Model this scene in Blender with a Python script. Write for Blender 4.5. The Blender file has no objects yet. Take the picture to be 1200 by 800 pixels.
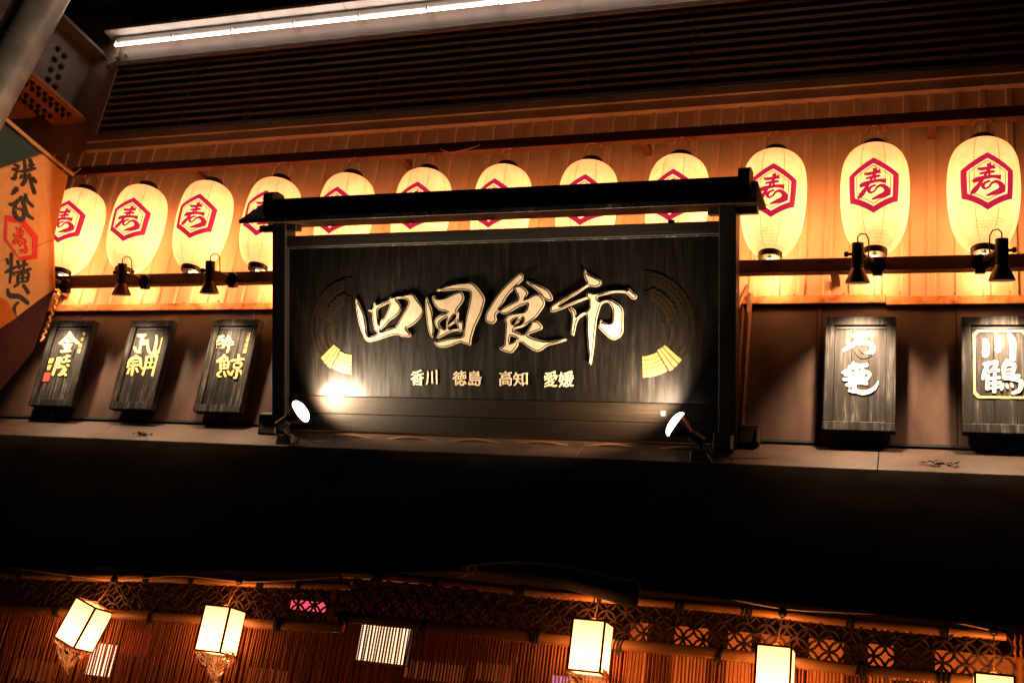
import bpy, bmesh, math, random
import numpy as np
from mathutils import Vector, Matrix
from mathutils.geometry import tessellate_polygon
random.seed(7)
rng = np.random.default_rng(7)
scene = bpy.context.scene
COL = scene.collection

# ------------------------------------------------------------------ camera
CAM = np.array([5.2042, -5.2704, -1.8662])
CR = np.array([[0.93782961, 0.31880075, 0.13726509],
               [0.00221934, 0.38995146, -0.92083274],
               [-0.34708889, 0.86388885, 0.3650005]])     # right, down, forward
FPX = 1295.7
cam_d = bpy.data.cameras.new('camera')
cam_d.sensor_width = 36.0
cam_d.lens = 36.0 * FPX / 1200.0
cam_d.clip_start, cam_d.clip_end = 0.05, 2000.0
cam = bpy.data.objects.new('camera', cam_d)
mw = Matrix.Identity(4)
for r in range(3):
    mw[r][0], mw[r][1], mw[r][2], mw[r][3] = CR[0][r], -CR[1][r], -CR[2][r], CAM[r]
cam.matrix_world = mw
COL.objects.link(cam)
scene.camera = cam

# ------------------------------------------------------------------ night sky, exposure
world = bpy.data.worlds.new('World')
scene.world = world
world.use_nodes = True
nt = world.node_tree
sky = nt.nodes.new('ShaderNodeTexSky')
sky.sky_type = 'NISHITA'
sky.sun_disc = False
sky.sun_elevation = math.radians(-4)
sky.sun_rotation = math.radians(200)
bg = nt.nodes['Background']
nt.links.new(sky.outputs[0], bg.inputs[0])
bg.inputs[1].default_value = 0.02
scene.view_settings.view_transform = 'Standard'
scene.view_settings.look = 'None'
scene.view_settings.exposure = 0.0
scene.view_settings.gamma = 1.0
scene.cycles.max_bounces = 8
scene.cycles.diffuse_bounces = 3
scene.cycles.glossy_bounces = 3
scene.cycles.transparent_max_bounces = 12
scene.cycles.sample_clamp_indirect = 4.0
scene.cycles.use_denoising = True
try:
    scene.cycles.denoiser = 'OPENIMAGEDENOISE'
except Exception:
    pass


def px_y(x, y, Y):
    """point seen at photo pixel (x, y) on the plane y = Y parallel to the facade"""
    d = CR.T @ np.array([(x - 600) / FPX, (y - 400) / FPX, 1.0])
    return CAM + d * ((Y - CAM[1]) / d[1])


def px_x(x, y, X):
    d = CR.T @ np.array([(x - 600) / FPX, (y - 400) / FPX, 1.0])
    return CAM + d * ((X - CAM[0]) / d[0])


# ------------------------------------------------------------------ materials
def new_mat(name):
    m = bpy.data.materials.new(name)
    m.use_nodes = True
    n = m.node_tree.nodes
    return m, n, m.node_tree.links, n['Principled BSDF']


def ramp(n, stops):
    r = n.new('ShaderNodeValToRGB')
    e = r.color_ramp.elements
    e[0].position, e[0].color = stops[0][0], (*stops[0][1], 1)
    e[1].position, e[1].color = stops[-1][0], (*stops[-1][1], 1)
    for p, c in stops[1:-1]:
        k = e.new(p)
        k.color = (*c, 1)
    return r


def noise_of(n, l, scale, detail=5, rough=.6, stretch=(1, 1, 1)):
    tc = n.new('ShaderNodeTexCoord')
    mp = n.new('ShaderNodeMapping')
    mp.inputs['Scale'].default_value = stretch
    l.new(tc.outputs['Object'], mp.inputs[0])
    t = n.new('ShaderNodeTexNoise')
    t.inputs['Scale'].default_value = scale
    t.inputs['Detail'].default_value = detail
    t.inputs['Roughness'].default_value = rough
    l.new(mp.outputs[0], t.inputs['Vector'])
    return t


def noisy(name, stops, rough=.6, metal=0.0, scale=8, stretch=(1, 1, 1), bump=0.0, bump_scale=None, rough_var=0.0, detail=5, spec=.5):
    m, n, l, b = new_mat(name)
    t = noise_of(n, l, scale, detail, .62, stretch)
    r = ramp(n, stops)
    l.new(t.outputs['Fac'], r.inputs[0])
    l.new(r.outputs[0], b.inputs['Base Color'])
    b.inputs['Roughness'].default_value = rough
    b.inputs['Metallic'].default_value = metal
    b.inputs['Specular IOR Level'].default_value = spec
    if rough_var:
        mr = n.new('ShaderNodeMapRange')
        mr.inputs['To Min'].default_value = rough - rough_var
        mr.inputs['To Max'].default_value = rough + rough_var
        l.new(t.outputs['Fac'], mr.inputs[0])
        l.new(mr.outputs[0], b.inputs['Roughness'])
    if bump:
        t2 = noise_of(n, l, bump_scale or scale * 3, 4, .6, stretch)
        bp = n.new('ShaderNodeBump')
        bp.inputs['Strength'].default_value = bump
        bp.inputs['Distance'].default_value = .01
        l.new(t2.outputs['Fac'], bp.inputs['Height'])
        l.new(bp.outputs[0], b.inputs['Normal'])
    return m


def emit(name, color, strength, base=(.8, .8, .8), rough=.5):
    m, n, l, b = new_mat(name)
    b.inputs['Base Color'].default_value = (*base, 1)
    b.inputs['Roughness'].default_value = rough
    b.inputs['Emission Color'].default_value = (*color, 1)
    b.inputs['Emission Strength'].default_value = strength
    return m


M = {}
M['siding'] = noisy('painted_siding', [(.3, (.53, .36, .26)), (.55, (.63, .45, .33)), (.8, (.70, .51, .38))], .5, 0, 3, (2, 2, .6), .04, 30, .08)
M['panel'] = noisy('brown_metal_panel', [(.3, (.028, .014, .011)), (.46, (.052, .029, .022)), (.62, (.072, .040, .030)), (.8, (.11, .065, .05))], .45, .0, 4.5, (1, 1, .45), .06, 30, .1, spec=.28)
M['flashing'] = noisy('rusty_flashing', [(.36, (.22, .06, .015)), (.48, (.50, .21, .07)), (.7, (.66, .36, .16))], .6, .1, 14, (1, 1, 1), .1, 60)
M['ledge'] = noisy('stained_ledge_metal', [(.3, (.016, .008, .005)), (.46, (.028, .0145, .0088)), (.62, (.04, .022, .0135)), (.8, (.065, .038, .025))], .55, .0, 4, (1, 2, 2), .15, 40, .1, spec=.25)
M['louvre'] = noisy('louvre_paint', [(.3, (.46, .33, .25)), (.7, (.60, .45, .35))], .5, .2, 5)
M['void'] = noisy('dark_void', [(.3, (.006, .004, .003)), (.7, (.01, .008, .006))], .9, 0, 4)
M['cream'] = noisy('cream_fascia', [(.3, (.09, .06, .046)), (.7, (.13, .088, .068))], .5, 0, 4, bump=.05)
M['white_metal'] = noisy('white_metal', [(.3, (.7, .66, .62)), (.7, (.8, .77, .74))], .45, .1, 9)
M['rail'] = noisy('brown_steel_rail', [(.3, (.10, .035, .014)), (.7, (.16, .06, .025))], .5, .1, 9, (1, 4, 4), .05)
M['black_metal'] = noisy('black_metal', [(.3, (.012, .010, .009)), (.7, (.025, .02, .017))], .45, .3, 20, bump=.05)
M['brown_metal'] = noisy('brown_lamp_shade', [(.3, (.09, .04, .025)), (.7, (.15, .07, .045))], .4, .4, 12)
M['steel'] = noisy('galvanised_steel', [(.3, (.20, .185, .18)), (.55, (.30, .28, .27)), (.8, (.42, .39, .37))], .32, .55, 7, bump=.06, rough_var=.1)
M['beam'] = noisy('beam_primer', [(.3, (.16, .13, .11)), (.7, (.27, .23, .20))], .55, .2, 6, bump=.05)
M['lantern_glow'] = noisy('orange_lantern_glow', [(.3, (.42, .16, .05)), (.55, (.56, .23, .07)), (.8, (.62, .28, .10))], .6, 0, 8, bump=.06)  # orange lantern light from below put into the steel's colour
M['bolt'] = noisy('dark_bolt', [(.3, (.03, .022, .018)), (.7, (.06, .045, .035))], .5, .6, 20)
M['blackwood'] = noisy('black_sign_wood', [(.25, (.006, .005, .004)), (.6, (.014, .011, .009)), (.85, (.03, .022, .017))], .55, 0, 5, (.4, 4, 12), .2, 22, .08, spec=.15)
M['awning'] = noisy('black_awning_cloth', [(.3, (.0022, .0017, .0014)), (.7, (.005, .004, .0034))], .95, 0, 5, bump=.2, bump_scale=14, spec=0.0)
M['flap'] = noisy('dark_blue_flap', [(.3, (.022, .020, .024)), (.7, (.038, .035, .042))], .8, 0, 6, bump=.2, bump_scale=18, spec=.15)
M['bamboo'] = noisy('bamboo', [(.3, (.30, .13, .035)), (.55, (.42, .20, .06)), (.8, (.52, .28, .09))], .4, 0, 6, (.6, 4, 4), .05)
M['tie'] = noisy('black_tie', [(.3, (.012, .009, .007)), (.7, (.022, .016, .012))], .8, 0, 30)
M['rope'] = noisy('straw_rope', [(.3, (.36, .105, .032)), (.6, (.50, .17, .055)), (.85, (.62, .25, .09))], .8, 0, 60, (1, 1, .3))
M['net'] = noisy('net_rope', [(.3, (.028, .012, .005)), (.7, (.065, .028, .012))], .75, 0, 40)
M['cable'] = noisy('grey_cable', [(.3, (.32, .27, .22)), (.7, (.45, .38, .30))], .45, 0, 9)
M['tie_orange'] = noisy('hook_tie', [(.3, (.45, .2, .07)), (.7, (.6, .32, .14))], .5, 0, 20)
M['gold'] = noisy('gold_leaf', [(.3, (.44, .33, .22)), (.6, (.52, .42, .30)), (.85, (.60, .50, .38))], .42, .25, 18, bump=.12, bump_scale=40, rough_var=.1)
M['gold_rim'] = noisy('gold_rim', [(.3, (.62, .46, .30)), (.7, (.74, .58, .40))], .3, .6, 30)
M['gold_unlit'] = noisy('unlit_gold_paint', [(.3, (.0035, .0019, .0007)), (.7, (.007, .0038, .0014))], .7, 0, 18, bump=.08, spec=.04)  # shade on the crest outside the lamp beams, put into a dark gold
M['gold_yellow'] = noisy('yellow_gold_paint', [(.3, (.62, .36, .08)), (.7, (.75, .48, .14))], .45, .2, 18, bump=.05)
M['plank'] = noisy('sign_plank', [(.3, (.0028, .0015, .0008)), (.6, (.006, .0034, .0019)), (.8, (.014, .008, .0045))], .6, 0, 6, (.5, 3, 10), .2, 24, spec=.06)
M['crest_gold'] = noisy('crest_gold', [(.3, (.085, .040, .006)), (.7, (.125, .062, .011))], .5, 0, 18, bump=.05)
M['plaque_gold'] = noisy('plaque_gold_paint', [(.3, (.78, .50, .14)), (.7, (.88, .62, .22))], .5, 0, 30)
M['plaque_white'] = noisy('plaque_pale_paint', [(.3, (.85, .76, .55)), (.7, (.92, .86, .7))], .5, 0, 30)
M['seal_red'] = noisy('seal_red', [(.3, (.5, .03, .02)), (.7, (.65, .06, .04))], .6, 0, 30)
M['groove'] = noisy('groove_dark', [(.3, (.006, .004, .003)), (.7, (.01, .007, .005))], .6, 0, 10)
M['ink'] = noisy('black_ink', [(.3, (.008, .005, .004)), (.7, (.016, .01, .008))], .8, 0, 20)
M['ink_red'] = noisy('red_ink', [(.3, (.46, .008, .004)), (.7, (.58, .016, .008))], .8, 0, 20)
M['asphalt'] = noisy('asphalt', [(.3, (.035, .034, .033)), (.7, (.06, .058, .056))], .9, 0, 30, bump=.3, bump_scale=200)
M['room'] = noisy('room_wall', [(.3, (.05, .014, .006)), (.7, (.10, .03, .013))], .8, 0, 3, bump=.05)
M['board'] = noisy('menu_board_wood', [(.3, (.66, .40, .18)), (.7, (.78, .50, .25))], .6, 0, 5, (4, 1, .5))
M['leaf'] = noisy('leaf', [(.3, (.04, .07, .02)), (.7, (.07, .1, .03))], .6, 0, 9)
M['tube'] = emit('lit_tube', (1, .80, .66), 10.0)
M['lens'] = emit('lit_lens', (1, .92, .78), 9.0)
M['hole'] = emit('lit_bulb', (1, .72, .38), 5.0)
M['bulb'] = emit('lit_room_sign', (1, .62, .36), 2.1)
M['pink'] = emit('lit_pink_sign', (1, .05, .16), .9)
M['redsign'] = emit('lit_red_sign', (1, .04, .02), .16, (.12, .02, .02))
M['violet'] = emit('lit_violet_sign', (.45, .3, 1), .5)
M['amber'] = emit('lit_amber_sign', (1, .22, .06), .09, (.12, .05, .03))


def wood_plaque():
    m, n, l, b = new_mat('weathered_plaque_wood')
    t = noise_of(n, l, 6, 6, .7, (9, 9, .55))
    t2 = noise_of(n, l, 7, 3, .5, (1, 1, 1))
    mx = n.new('ShaderNodeMath')
    mx.operation = 'MULTIPLY_ADD'
    l.new(t2.outputs['Fac'], mx.inputs[0])
    mx.inputs[1].default_value = .35
    l.new(t.outputs['Fac'], mx.inputs[2])
    r = ramp(n, [(.58, (.005, .0047, .0047)), (.70, (.014, .0135, .013)), (.80, (.05, .048, .046)), (.92, (.17, .165, .155))])
    l.new(mx.outputs[0], r.inputs[0])
    l.new(r.outputs[0], b.inputs['Base Color'])
    b.inputs['Roughness'].default_value = .6
    b.inputs['Specular IOR Level'].default_value = .2
    bp = n.new('ShaderNodeBump')
    bp.inputs['Strength'].default_value = .25
    bp.inputs['Distance'].default_value = .004
    l.new(t.outputs['Fac'], bp.inputs['Height'])
    l.new(bp.outputs[0], b.inputs['Normal'])
    return m


M['plaque'] = wood_plaque()


def sign_board():
    m, n, l, b = new_mat('black_lacquer_board')
    t = noise_of(n, l, 5, 6, .7, (7, 1, .6))
    r = ramp(n, [(.40, (.0016, .0010, .0008)), (.56, (.0026, .0018, .0014)), (.70, (.0075, .0054, .0042)), (.86, (.022, .016, .0125))])
    l.new(t.outputs['Fac'], r.inputs[0])
    l.new(r.outputs[0], b.inputs['Base Color'])
    mr = n.new('ShaderNodeMapRange')
    b.inputs['Specular IOR Level'].default_value = .30
    mr.inputs['From Min'].default_value = .3
    mr.inputs['From Max'].default_value = .7
    mr.inputs['To Min'].default_value = .30
    mr.inputs['To Max'].default_value = .43
    l.new(t.outputs['Fac'], mr.inputs[0])
    l.new(mr.outputs[0], b.inputs['Roughness'])
    return m


M['signboard'] = sign_board()


def paper_lantern_mat(name, color, strength, seam_col, base):
    m, n, l, b = new_mat(name)
    b.inputs['Base Color'].default_value = (*base, 1)
    b.inputs['Roughness'].default_value = .6
    b.inputs['Specular IOR Level'].default_value = .2
    tc = n.new('ShaderNodeTexCoord')
    sp = n.new('ShaderNodeSeparateXYZ')
    l.new(tc.outputs['Object'], sp.inputs[0])
    at = n.new('ShaderNodeMath')
    at.operation = 'ARCTAN2'
    l.new(sp.outputs[0], at.inputs[0])
    l.new(sp.outputs[1], at.inputs[1])
    sc = n.new('ShaderNodeMath')
    sc.operation = 'MULTIPLY_ADD'
    l.new(at.outputs[0], sc.inputs[0])
    sc.inputs[1].default_value = 9 / (2 * math.pi)
    sc.inputs[2].default_value = 20.0
    fr = n.new('ShaderNodeMath')
    fr.operation = 'FRACT'
    l.new(sc.outputs[0], fr.inputs[0])
    r = ramp(n, [(0.0, seam_col), (.035, seam_col), (.05, (1, 1, 1)), (1.0, (1, 1, 1))])
    l.new(fr.outputs[0], r.inputs[0])
    t = noise_of(n, l, 11, 6, .7)
    oi = n.new('ShaderNodeObjectInfo')
    t.noise_dimensions = '4D'
    wv = n.new('ShaderNodeMath')
    wv.operation = 'MULTIPLY'
    wv.inputs[1].default_value = 60
    l.new(oi.outputs['Random'], wv.inputs[0])
    l.new(wv.outputs[0], t.inputs['W'])
    r2 = ramp(n, [(.3, (.72, .66, .58)), (.55, (.95, .94, .92)), (.75, (1.12, 1.16, 1.25))])
    l.new(t.outputs['Fac'], r2.inputs[0])
    rib = n.new('ShaderNodeMath')
    rib.operation = 'MULTIPLY'
    l.new(sp.outputs[2], rib.inputs[0])
    rib.inputs[1].default_value = 2 * math.pi / .0144
    sn = n.new('ShaderNodeMath')
    sn.operation = 'SINE'
    l.new(rib.outputs[0], sn.inputs[0])
    rv_ = n.new('ShaderNodeMapRange')
    rv_.inputs['From Min'].default_value = -1
    rv_.inputs['To Min'].default_value = .84
    rv_.inputs['To Max'].default_value = 1.0
    l.new(sn.outputs[0], rv_.inputs[0])
    ov = n.new('ShaderNodeMapRange')
    ov.inputs['To Min'].default_value = .93
    ov.inputs['To Max'].default_value = 1.12
    l.new(oi.outputs['Random'], ov.inputs[0])
    var = n.new('ShaderNodeMath')
    var.operation = 'MULTIPLY'
    l.new(rv_.outputs[0], var.inputs[0])
    l.new(ov.outputs[0], var.inputs[1])
    mul = n.new('ShaderNodeMixRGB')
    mul.blend_type = 'MULTIPLY'
    mul.inputs[0].default_value = 1
    l.new(r.outputs[0], mul.inputs[1])
    l.new(r2.outputs[0], mul.inputs[2])
    mul2 = n.new('ShaderNodeMixRGB')
    mul2.blend_type = 'MULTIPLY'
    mul2.inputs[0].default_value = 1
    mul2.inputs[2].default_value = (*color, 1)
    l.new(mul.outputs[0], mul2.inputs[1])
    l.new(mul2.outputs[0], b.inputs['Emission Color'])
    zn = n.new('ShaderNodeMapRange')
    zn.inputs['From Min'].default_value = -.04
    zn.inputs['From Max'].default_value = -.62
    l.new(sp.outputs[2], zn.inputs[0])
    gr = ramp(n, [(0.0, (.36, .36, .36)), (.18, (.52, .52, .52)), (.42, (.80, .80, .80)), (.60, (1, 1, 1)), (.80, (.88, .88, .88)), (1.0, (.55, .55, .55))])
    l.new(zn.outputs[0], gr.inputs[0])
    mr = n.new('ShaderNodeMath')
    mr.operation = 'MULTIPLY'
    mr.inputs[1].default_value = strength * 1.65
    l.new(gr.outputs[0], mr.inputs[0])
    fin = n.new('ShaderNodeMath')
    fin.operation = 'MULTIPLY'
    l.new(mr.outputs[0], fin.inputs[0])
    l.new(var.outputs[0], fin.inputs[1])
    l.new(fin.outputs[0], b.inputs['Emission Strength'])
    return m


M['paper'] = paper_lantern_mat('lit_lantern_paper', (1.0, .325, .100), 2.9, (.62, .50, .34), (.85, .80, .66))
M['emblem'] = emit('lit_crimson_ink', (.58, .014, .058), 1.0, (.35, .01, .04))
M['emblem_line'] = emit('lit_brown_ink', (.36, .10, .03), 1.0, (.2, .05, .02))
M['andon'] = emit('lit_andon_paper', (1.0, .36, .115), 6.0, (.8, .7, .5))
def andon_mat():
    m = M['andon']
    n, l = m.node_tree.nodes, m.node_tree.links
    b = n['Principled BSDF']
    tc = n.new('ShaderNodeTexCoord')
    sp = n.new('ShaderNodeSeparateXYZ')
    l.new(tc.outputs['Object'], sp.inputs[0])
    mr = n.new('ShaderNodeMapRange')
    mr.inputs['From Min'].default_value = 0.0
    mr.inputs['From Max'].default_value = -.16
    mr.inputs['To Min'].default_value = 3.4
    mr.inputs['To Max'].default_value = 10.5
    l.new(sp.outputs[2], mr.inputs[0])
    t = noise_of(n, l, 30, 6, .75)
    m2 = n.new('ShaderNodeMapRange')
    m2.inputs['To Min'].default_value = .72
    m2.inputs['To Max'].default_value = 1.2
    l.new(t.outputs['Fac'], m2.inputs[0])
    mu = n.new('ShaderNodeMath')
    mu.operation = 'MULTIPLY'
    l.new(mr.outputs[0], mu.inputs[0])
    l.new(m2.outputs[0], mu.inputs[1])
    l.new(mu.outputs[0], b.inputs['Emission Strength'])


andon_mat()
M['andon_frame'] = noisy('andon_frame', [(.3, (.10, .045, .02)), (.7, (.17, .08, .035))], .6, 0, 20)


def plastic_mat():
    m, n, l, b = new_mat('clear_plastic')
    n.remove(b)
    out = n['Material Output']
    tr = n.new('ShaderNodeBsdfTransparent')
    tl = n.new('ShaderNodeBsdfTranslucent')
    tl.inputs[0].default_value = (.95, .85, .7, 1)
    gl = n.new('ShaderNodeBsdfGlossy')
    gl.inputs['Color'].default_value = (1, .95, .88, 1)
    gl.inputs['Roughness'].default_value = .12
    t = noise_of(n, l, 16, 3, .6)
    bp = n.new('ShaderNodeBump')
    bp.inputs['Strength'].default_value = .5
    l.new(t.outputs['Fac'], bp.inputs['Height'])
    l.new(bp.outputs[0], gl.inputs['Normal'])
    r = ramp(n, [(.42, (.05, .05, .05)), (.7, (.26, .26, .26))])
    l.new(t.outputs['Fac'], r.inputs[0])
    m1 = n.new('ShaderNodeMixShader')
    l.new(r.outputs[0], m1.inputs[0])
    l.new(tr.outputs[0], m1.inputs[1])
    l.new(tl.outputs[0], m1.inputs[2])
    lw = n.new('ShaderNodeFresnel')
    lw.inputs[0].default_value = 1.18
    l.new(bp.outputs[0], lw.inputs['Normal'])
    m2 = n.new('ShaderNodeMixShader')
    l.new(lw.outputs[0], m2.inputs[0])
    l.new(m1.outputs[0], m2.inputs[1])
    l.new(gl.outputs[0], m2.inputs[2])
    l.new(m2.outputs[0], out.inputs[0])
    return m


M['plastic'] = plastic_mat()


def cloth_mat(name, stops, trans):
    m = noisy(name, stops, .85, 0, 26, (1, 1, 1), .15, 150, spec=.15)
    n, l = m.node_tree.nodes, m.node_tree.links
    b = n['Principled BSDF']
    tr = n.new('ShaderNodeBsdfTranslucent')
    mix = n.new('ShaderNodeMixShader')
    mix.inputs[0].default_value = trans
    src = b.inputs['Base Color'].links[0].from_socket
    l.new(src, tr.inputs[0])
    l.new(b.outputs[0], mix.inputs[1])
    l.new(tr.outputs[0], mix.inputs[2])
    l.new(mix.outputs[0], n['Material Output'].inputs[0])
    return m


M['cloth_tan'] = cloth_mat('banner_tan', [(.3, (.82, .40, .13)), (.7, (.92, .50, .19))], .5)
M['cloth_teal'] = cloth_mat('banner_teal', [(.3, (.025, .045, .042)), (.7, (.04, .062, .056))], .2)
M['cloth_maroon'] = cloth_mat('banner_maroon', [(.3, (.035, .008, .008)), (.7, (.055, .011, .009))], .25)
M['cloth_orange'] = cloth_mat('banner_orange', [(.3, (.6, .13, .02)), (.7, (.7, .18, .03))], .4)


# ------------------------------------------------------------------ mesh builder
class MB:
    def __init__(s):
        s.v, s.f, s.mi, s.cur = [], [], [], 0

    def face(s, idx):
        s.f.append(tuple(idx))
        s.mi.append(s.cur)

    def add(s, verts, faces):
        b = len(s.v)
        s.v += [tuple(map(float, p)) for p in verts]
        for f in faces:
            s.face([b + i for i in f])

    def hexa(s, p):
        """8 corners: 0-3 bottom loop, 4-7 top loop"""
        s.add(p, [(0, 3, 2, 1), (4, 5, 6, 7), (0, 1, 5, 4), (1, 2, 6, 5), (2, 3, 7, 6), (3, 0, 4, 7)])

    def box(s, lo, hi):
        x0, y0, z0 = lo
        x1, y1, z1 = hi
        s.hexa([(x0, y0, z0), (x1, y0, z0), (x1, y1, z0), (x0, y1, z0), (x0, y0, z1), (x1, y0, z1), (x1, y1, z1), (x0, y1, z1)])

    def fbox(s, F, lo, hi):
        x0, y0, z0 = lo
        x1, y1, z1 = hi
        s.hexa([F(*q) for q in [(x0, y0, z0), (x1, y0, z0), (x1, y1, z0), (x0, y1, z0), (x0, y0, z1), (x1, y0, z1), (x1, y1, z1), (x0, y1, z1)]])

    def tube(s, pts, r, n=8, cap=True):
        pts = [Vector(p) for p in pts]
        rs = r if isinstance(r, (list, tuple)) else [r] * len(pts)
        rings = []
        t0 = (pts[1] - pts[0]).normalized()
        ref = Vector((0, 0, 1)) if abs(t0.z) < .9 else Vector((1, 0, 0))
        a = t0.cross(ref).normalized()
        for i, p in enumerate(pts):
            t = (pts[min(i + 1, len(pts) - 1)] - pts[max(i - 1, 0)])
            t = t.normalized() if t.length > 1e-9 else t0
            a = (a - t * a.dot(t)).normalized()
            b = t.cross(a)
            rings.append([p + (a * math.cos(2 * math.pi * k / n) + b * math.sin(2 * math.pi * k / n)) * rs[i] for k in range(n)])
        base = len(s.v)
        for rg in rings:
            s.v += [tuple(q) for q in rg]
        for i in range(len(pts) - 1):
            for k in range(n):
                k2 = (k + 1) % n
                s.face([base + i * n + k, base + i * n + k2, base + (i + 1) * n + k2, base + (i + 1) * n + k])
        if cap:
            s.face([base + k for k in range(n)][::-1])
            s.face([base + (len(pts) - 1) * n + k for k in range(n)])

    def lathe(s, prof, n=24, F=lambda x, y, z: (x, y, z), cap0=True, cap1=True):
        """prof: (r, z) along the axis z"""
        base = len(s.v)
        for r, z in prof:
            for k in range(n):
                a = 2 * math.pi * k / n
                s.v.append(tuple(F(r * math.cos(a), r * math.sin(a), z)))
        for i in range(len(prof) - 1):
            for k in range(n):
                k2 = (k + 1) % n
                s.face([base + i * n + k, base + i * n + k2, base + (i + 1) * n + k2, base + (i + 1) * n + k])
        if cap0:
            s.face([base + k for k in range(n)][::-1])
        if cap1:
            s.face([base + (len(prof) - 1) * n + k for k in range(n)])

    def prism(s, loops, F, z0, z1):
        """loops: outer polygon then holes, 2D points; F maps (u, v, w) to 3D"""
        flat = [p for lp in loops for p in lp]
        tris = tessellate_polygon([[Vector((p[0], p[1], 0)) for p in lp] for lp in loops])
        nb = len(flat)
        base = len(s.v)
        s.v += [tuple(F(p[0], p[1], z1)) for p in flat] + [tuple(F(p[0], p[1], z0)) for p in flat]
        for t in tris:
            a, b, c = [flat[i] for i in t]
            cr = (b[0] - a[0]) * (c[1] - a[1]) - (b[1] - a[1]) * (c[0] - a[0])
            t = t if cr > 0 else (t[0], t[2], t[1])
            s.face([base + i for i in t])
        o = 0
        for lp in loops:
            m = len(lp)
            for i in range(m):
                j = (i + 1) % m
                s.face([base + o + i, base + nb + o + i, base + nb + o + j, base + o + j])
            o += m

    def build(s, name, mat, parent=None, smooth=False, off=None):
        me = bpy.data.meshes.new(name)
        me.from_pydata(s.v, [], s.f)
        for m in (mat if isinstance(mat, list) else [mat]):
            me.materials.append(m)
        if isinstance(mat, list):
            me.polygons.foreach_set('material_index', s.mi)
        bm = bmesh.new()
        bm.from_mesh(me)
        bmesh.ops.recalc_face_normals(bm, faces=bm.faces)
        bm.to_mesh(me)
        bm.free()
        if smooth:
            me.polygons.foreach_set('use_smooth', [True] * len(me.polygons))
            try:
                me.set_sharp_from_angle(angle=math.radians(40))
            except Exception:
                pass
        return link(name, me, parent)


def link(name, me, parent=None):
    o = bpy.data.objects.new(name, me)
    COL.objects.link(o)
    if parent is not None:
        o.parent = parent
        root_loc = world_loc(parent)
        o.matrix_parent_inverse = Matrix.Translation(-root_loc)
    return o


def world_loc(o):
    if o.get('_local'):
        return Vector((0, 0, 0))
    if o.type == 'EMPTY':
        return Vector(o.location)
    return Vector((0, 0, 0))


def thing(name, label, cat, loc=(0, 0, 0), group=None, kind=None, local=False):
    o = bpy.data.objects.new(name, None)
    o.empty_display_size = .1
    COL.objects.link(o)
    o.location = loc
    tag(o, label, cat, group, kind)
    if local:
        o['_local'] = 1
    return o


def tag(o, label=None, cat=None, group=None, kind=None):
    if label:
        o['label'] = label
    if cat:
        o['category'] = cat
    if group:
        o['group'] = group
    if kind:
        o['kind'] = kind
    return o


def copy_tree(o, parent=None):
    c = o.copy()
    COL.objects.link(c)
    if parent is not None:
        c.parent = parent
    for ch in list(o.children):
        copy_tree(ch, c)
    return c


def bevel(o, w=.003, seg=2):
    b = o.modifiers.new('bevel', 'BEVEL')
    b.width = w
    b.segments = seg
    b.limit_method = 'ANGLE'
    return o


def share(name, src, parent, loc):
    o = bpy.data.objects.new(name, src.data)
    COL.objects.link(o)
    o.parent = parent
    o.matrix_parent_inverse = Matrix.Translation(-world_loc(parent))
    o.location = loc
    return o


def frame(o, ex, ey, ez):
    o, ex, ey, ez = [np.array(q, float) for q in (o, ex, ey, ez)]
    return lambda x, y, z: tuple(o + ex * x + ey * y + ez * z)


def catmull(pts, closed=False, sub=4):
    pts = [np.array(p, float) for p in pts]
    n = len(pts)
    out = []
    rng_ = range(n) if closed else range(n - 1)
    for i in rng_:
        if closed:
            p0, p1, p2, p3 = pts[i - 1], pts[i], pts[(i + 1) % n], pts[(i + 2) % n]
        else:
            p0, p1, p2, p3 = pts[max(i - 1, 0)], pts[i], pts[i + 1], pts[min(i + 2, n - 1)]
        for k in range(sub):
            t = k / sub
            out.append(.5 * (2 * p1 + (p2 - p0) * t + (2 * p0 - 5 * p1 + 4 * p2 - p3) * t * t + (3 * p1 - p0 - 3 * p2 + p3) * t ** 3))
    if not closed:
        out.append(pts[-1])
    return out


def area2(p):
    return sum(p[i - 1][0] * p[i][1] - p[i][0] * p[i - 1][1] for i in range(len(p))) / 2


def inset(poly, d):
    """move every vertex of a counter-clockwise polygon inwards by d"""
    out = []
    n = len(poly)
    for i in range(n):
        a, b, c = np.array(poly[i - 1][:2]), np.array(poly[i][:2]), np.array(poly[(i + 1) % n][:2])
        e1, e2 = b - a, c - b
        e1 = e1 / max(np.linalg.norm(e1), 1e-9)
        e2 = e2 / max(np.linalg.norm(e2), 1e-9)
        n1, n2 = np.array([-e1[1], e1[0]]), np.array([-e2[1], e2[0]])
        m = n1 + n2
        L = np.linalg.norm(m)
        if L < .35:
            m = n1
            L = 1
            k = 1
        else:
            k = min(2 / L, 1.6)
        out.append(b + m / L * d * k)
    return out


def ribbon(pts, sub=6, z=0):
    """brush stroke: points (x, y, width) -> outline polygon"""
    q = catmull(pts, False, sub)
    L, Rr = [], []
    for i, p in enumerate(q):
        t = q[min(i + 1, len(q) - 1)][:2] - q[max(i - 1, 0)][:2]
        t = t / max(np.linalg.norm(t), 1e-9)
        nn = np.array([-t[1], t[0]])
        w = max(p[2], .001) / 2
        L.append(p[:2] + nn * w)
        Rr.append(p[:2] - nn * w)
    return L, Rr, q


def stroke_poly(pts, sub=5):
    L, Rr, q = ribbon(pts, sub)
    t0 = (q[0][:2] - q[1][:2])
    t0 /= np.linalg.norm(t0)
    t1 = (q[-1][:2] - q[-2][:2])
    t1 /= np.linalg.norm(t1)
    return [q[0][:2] + t0 * q[0][2] * .35] + L + [q[-1][:2] + t1 * q[-1][2] * .35] + Rr[::-1]


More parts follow.
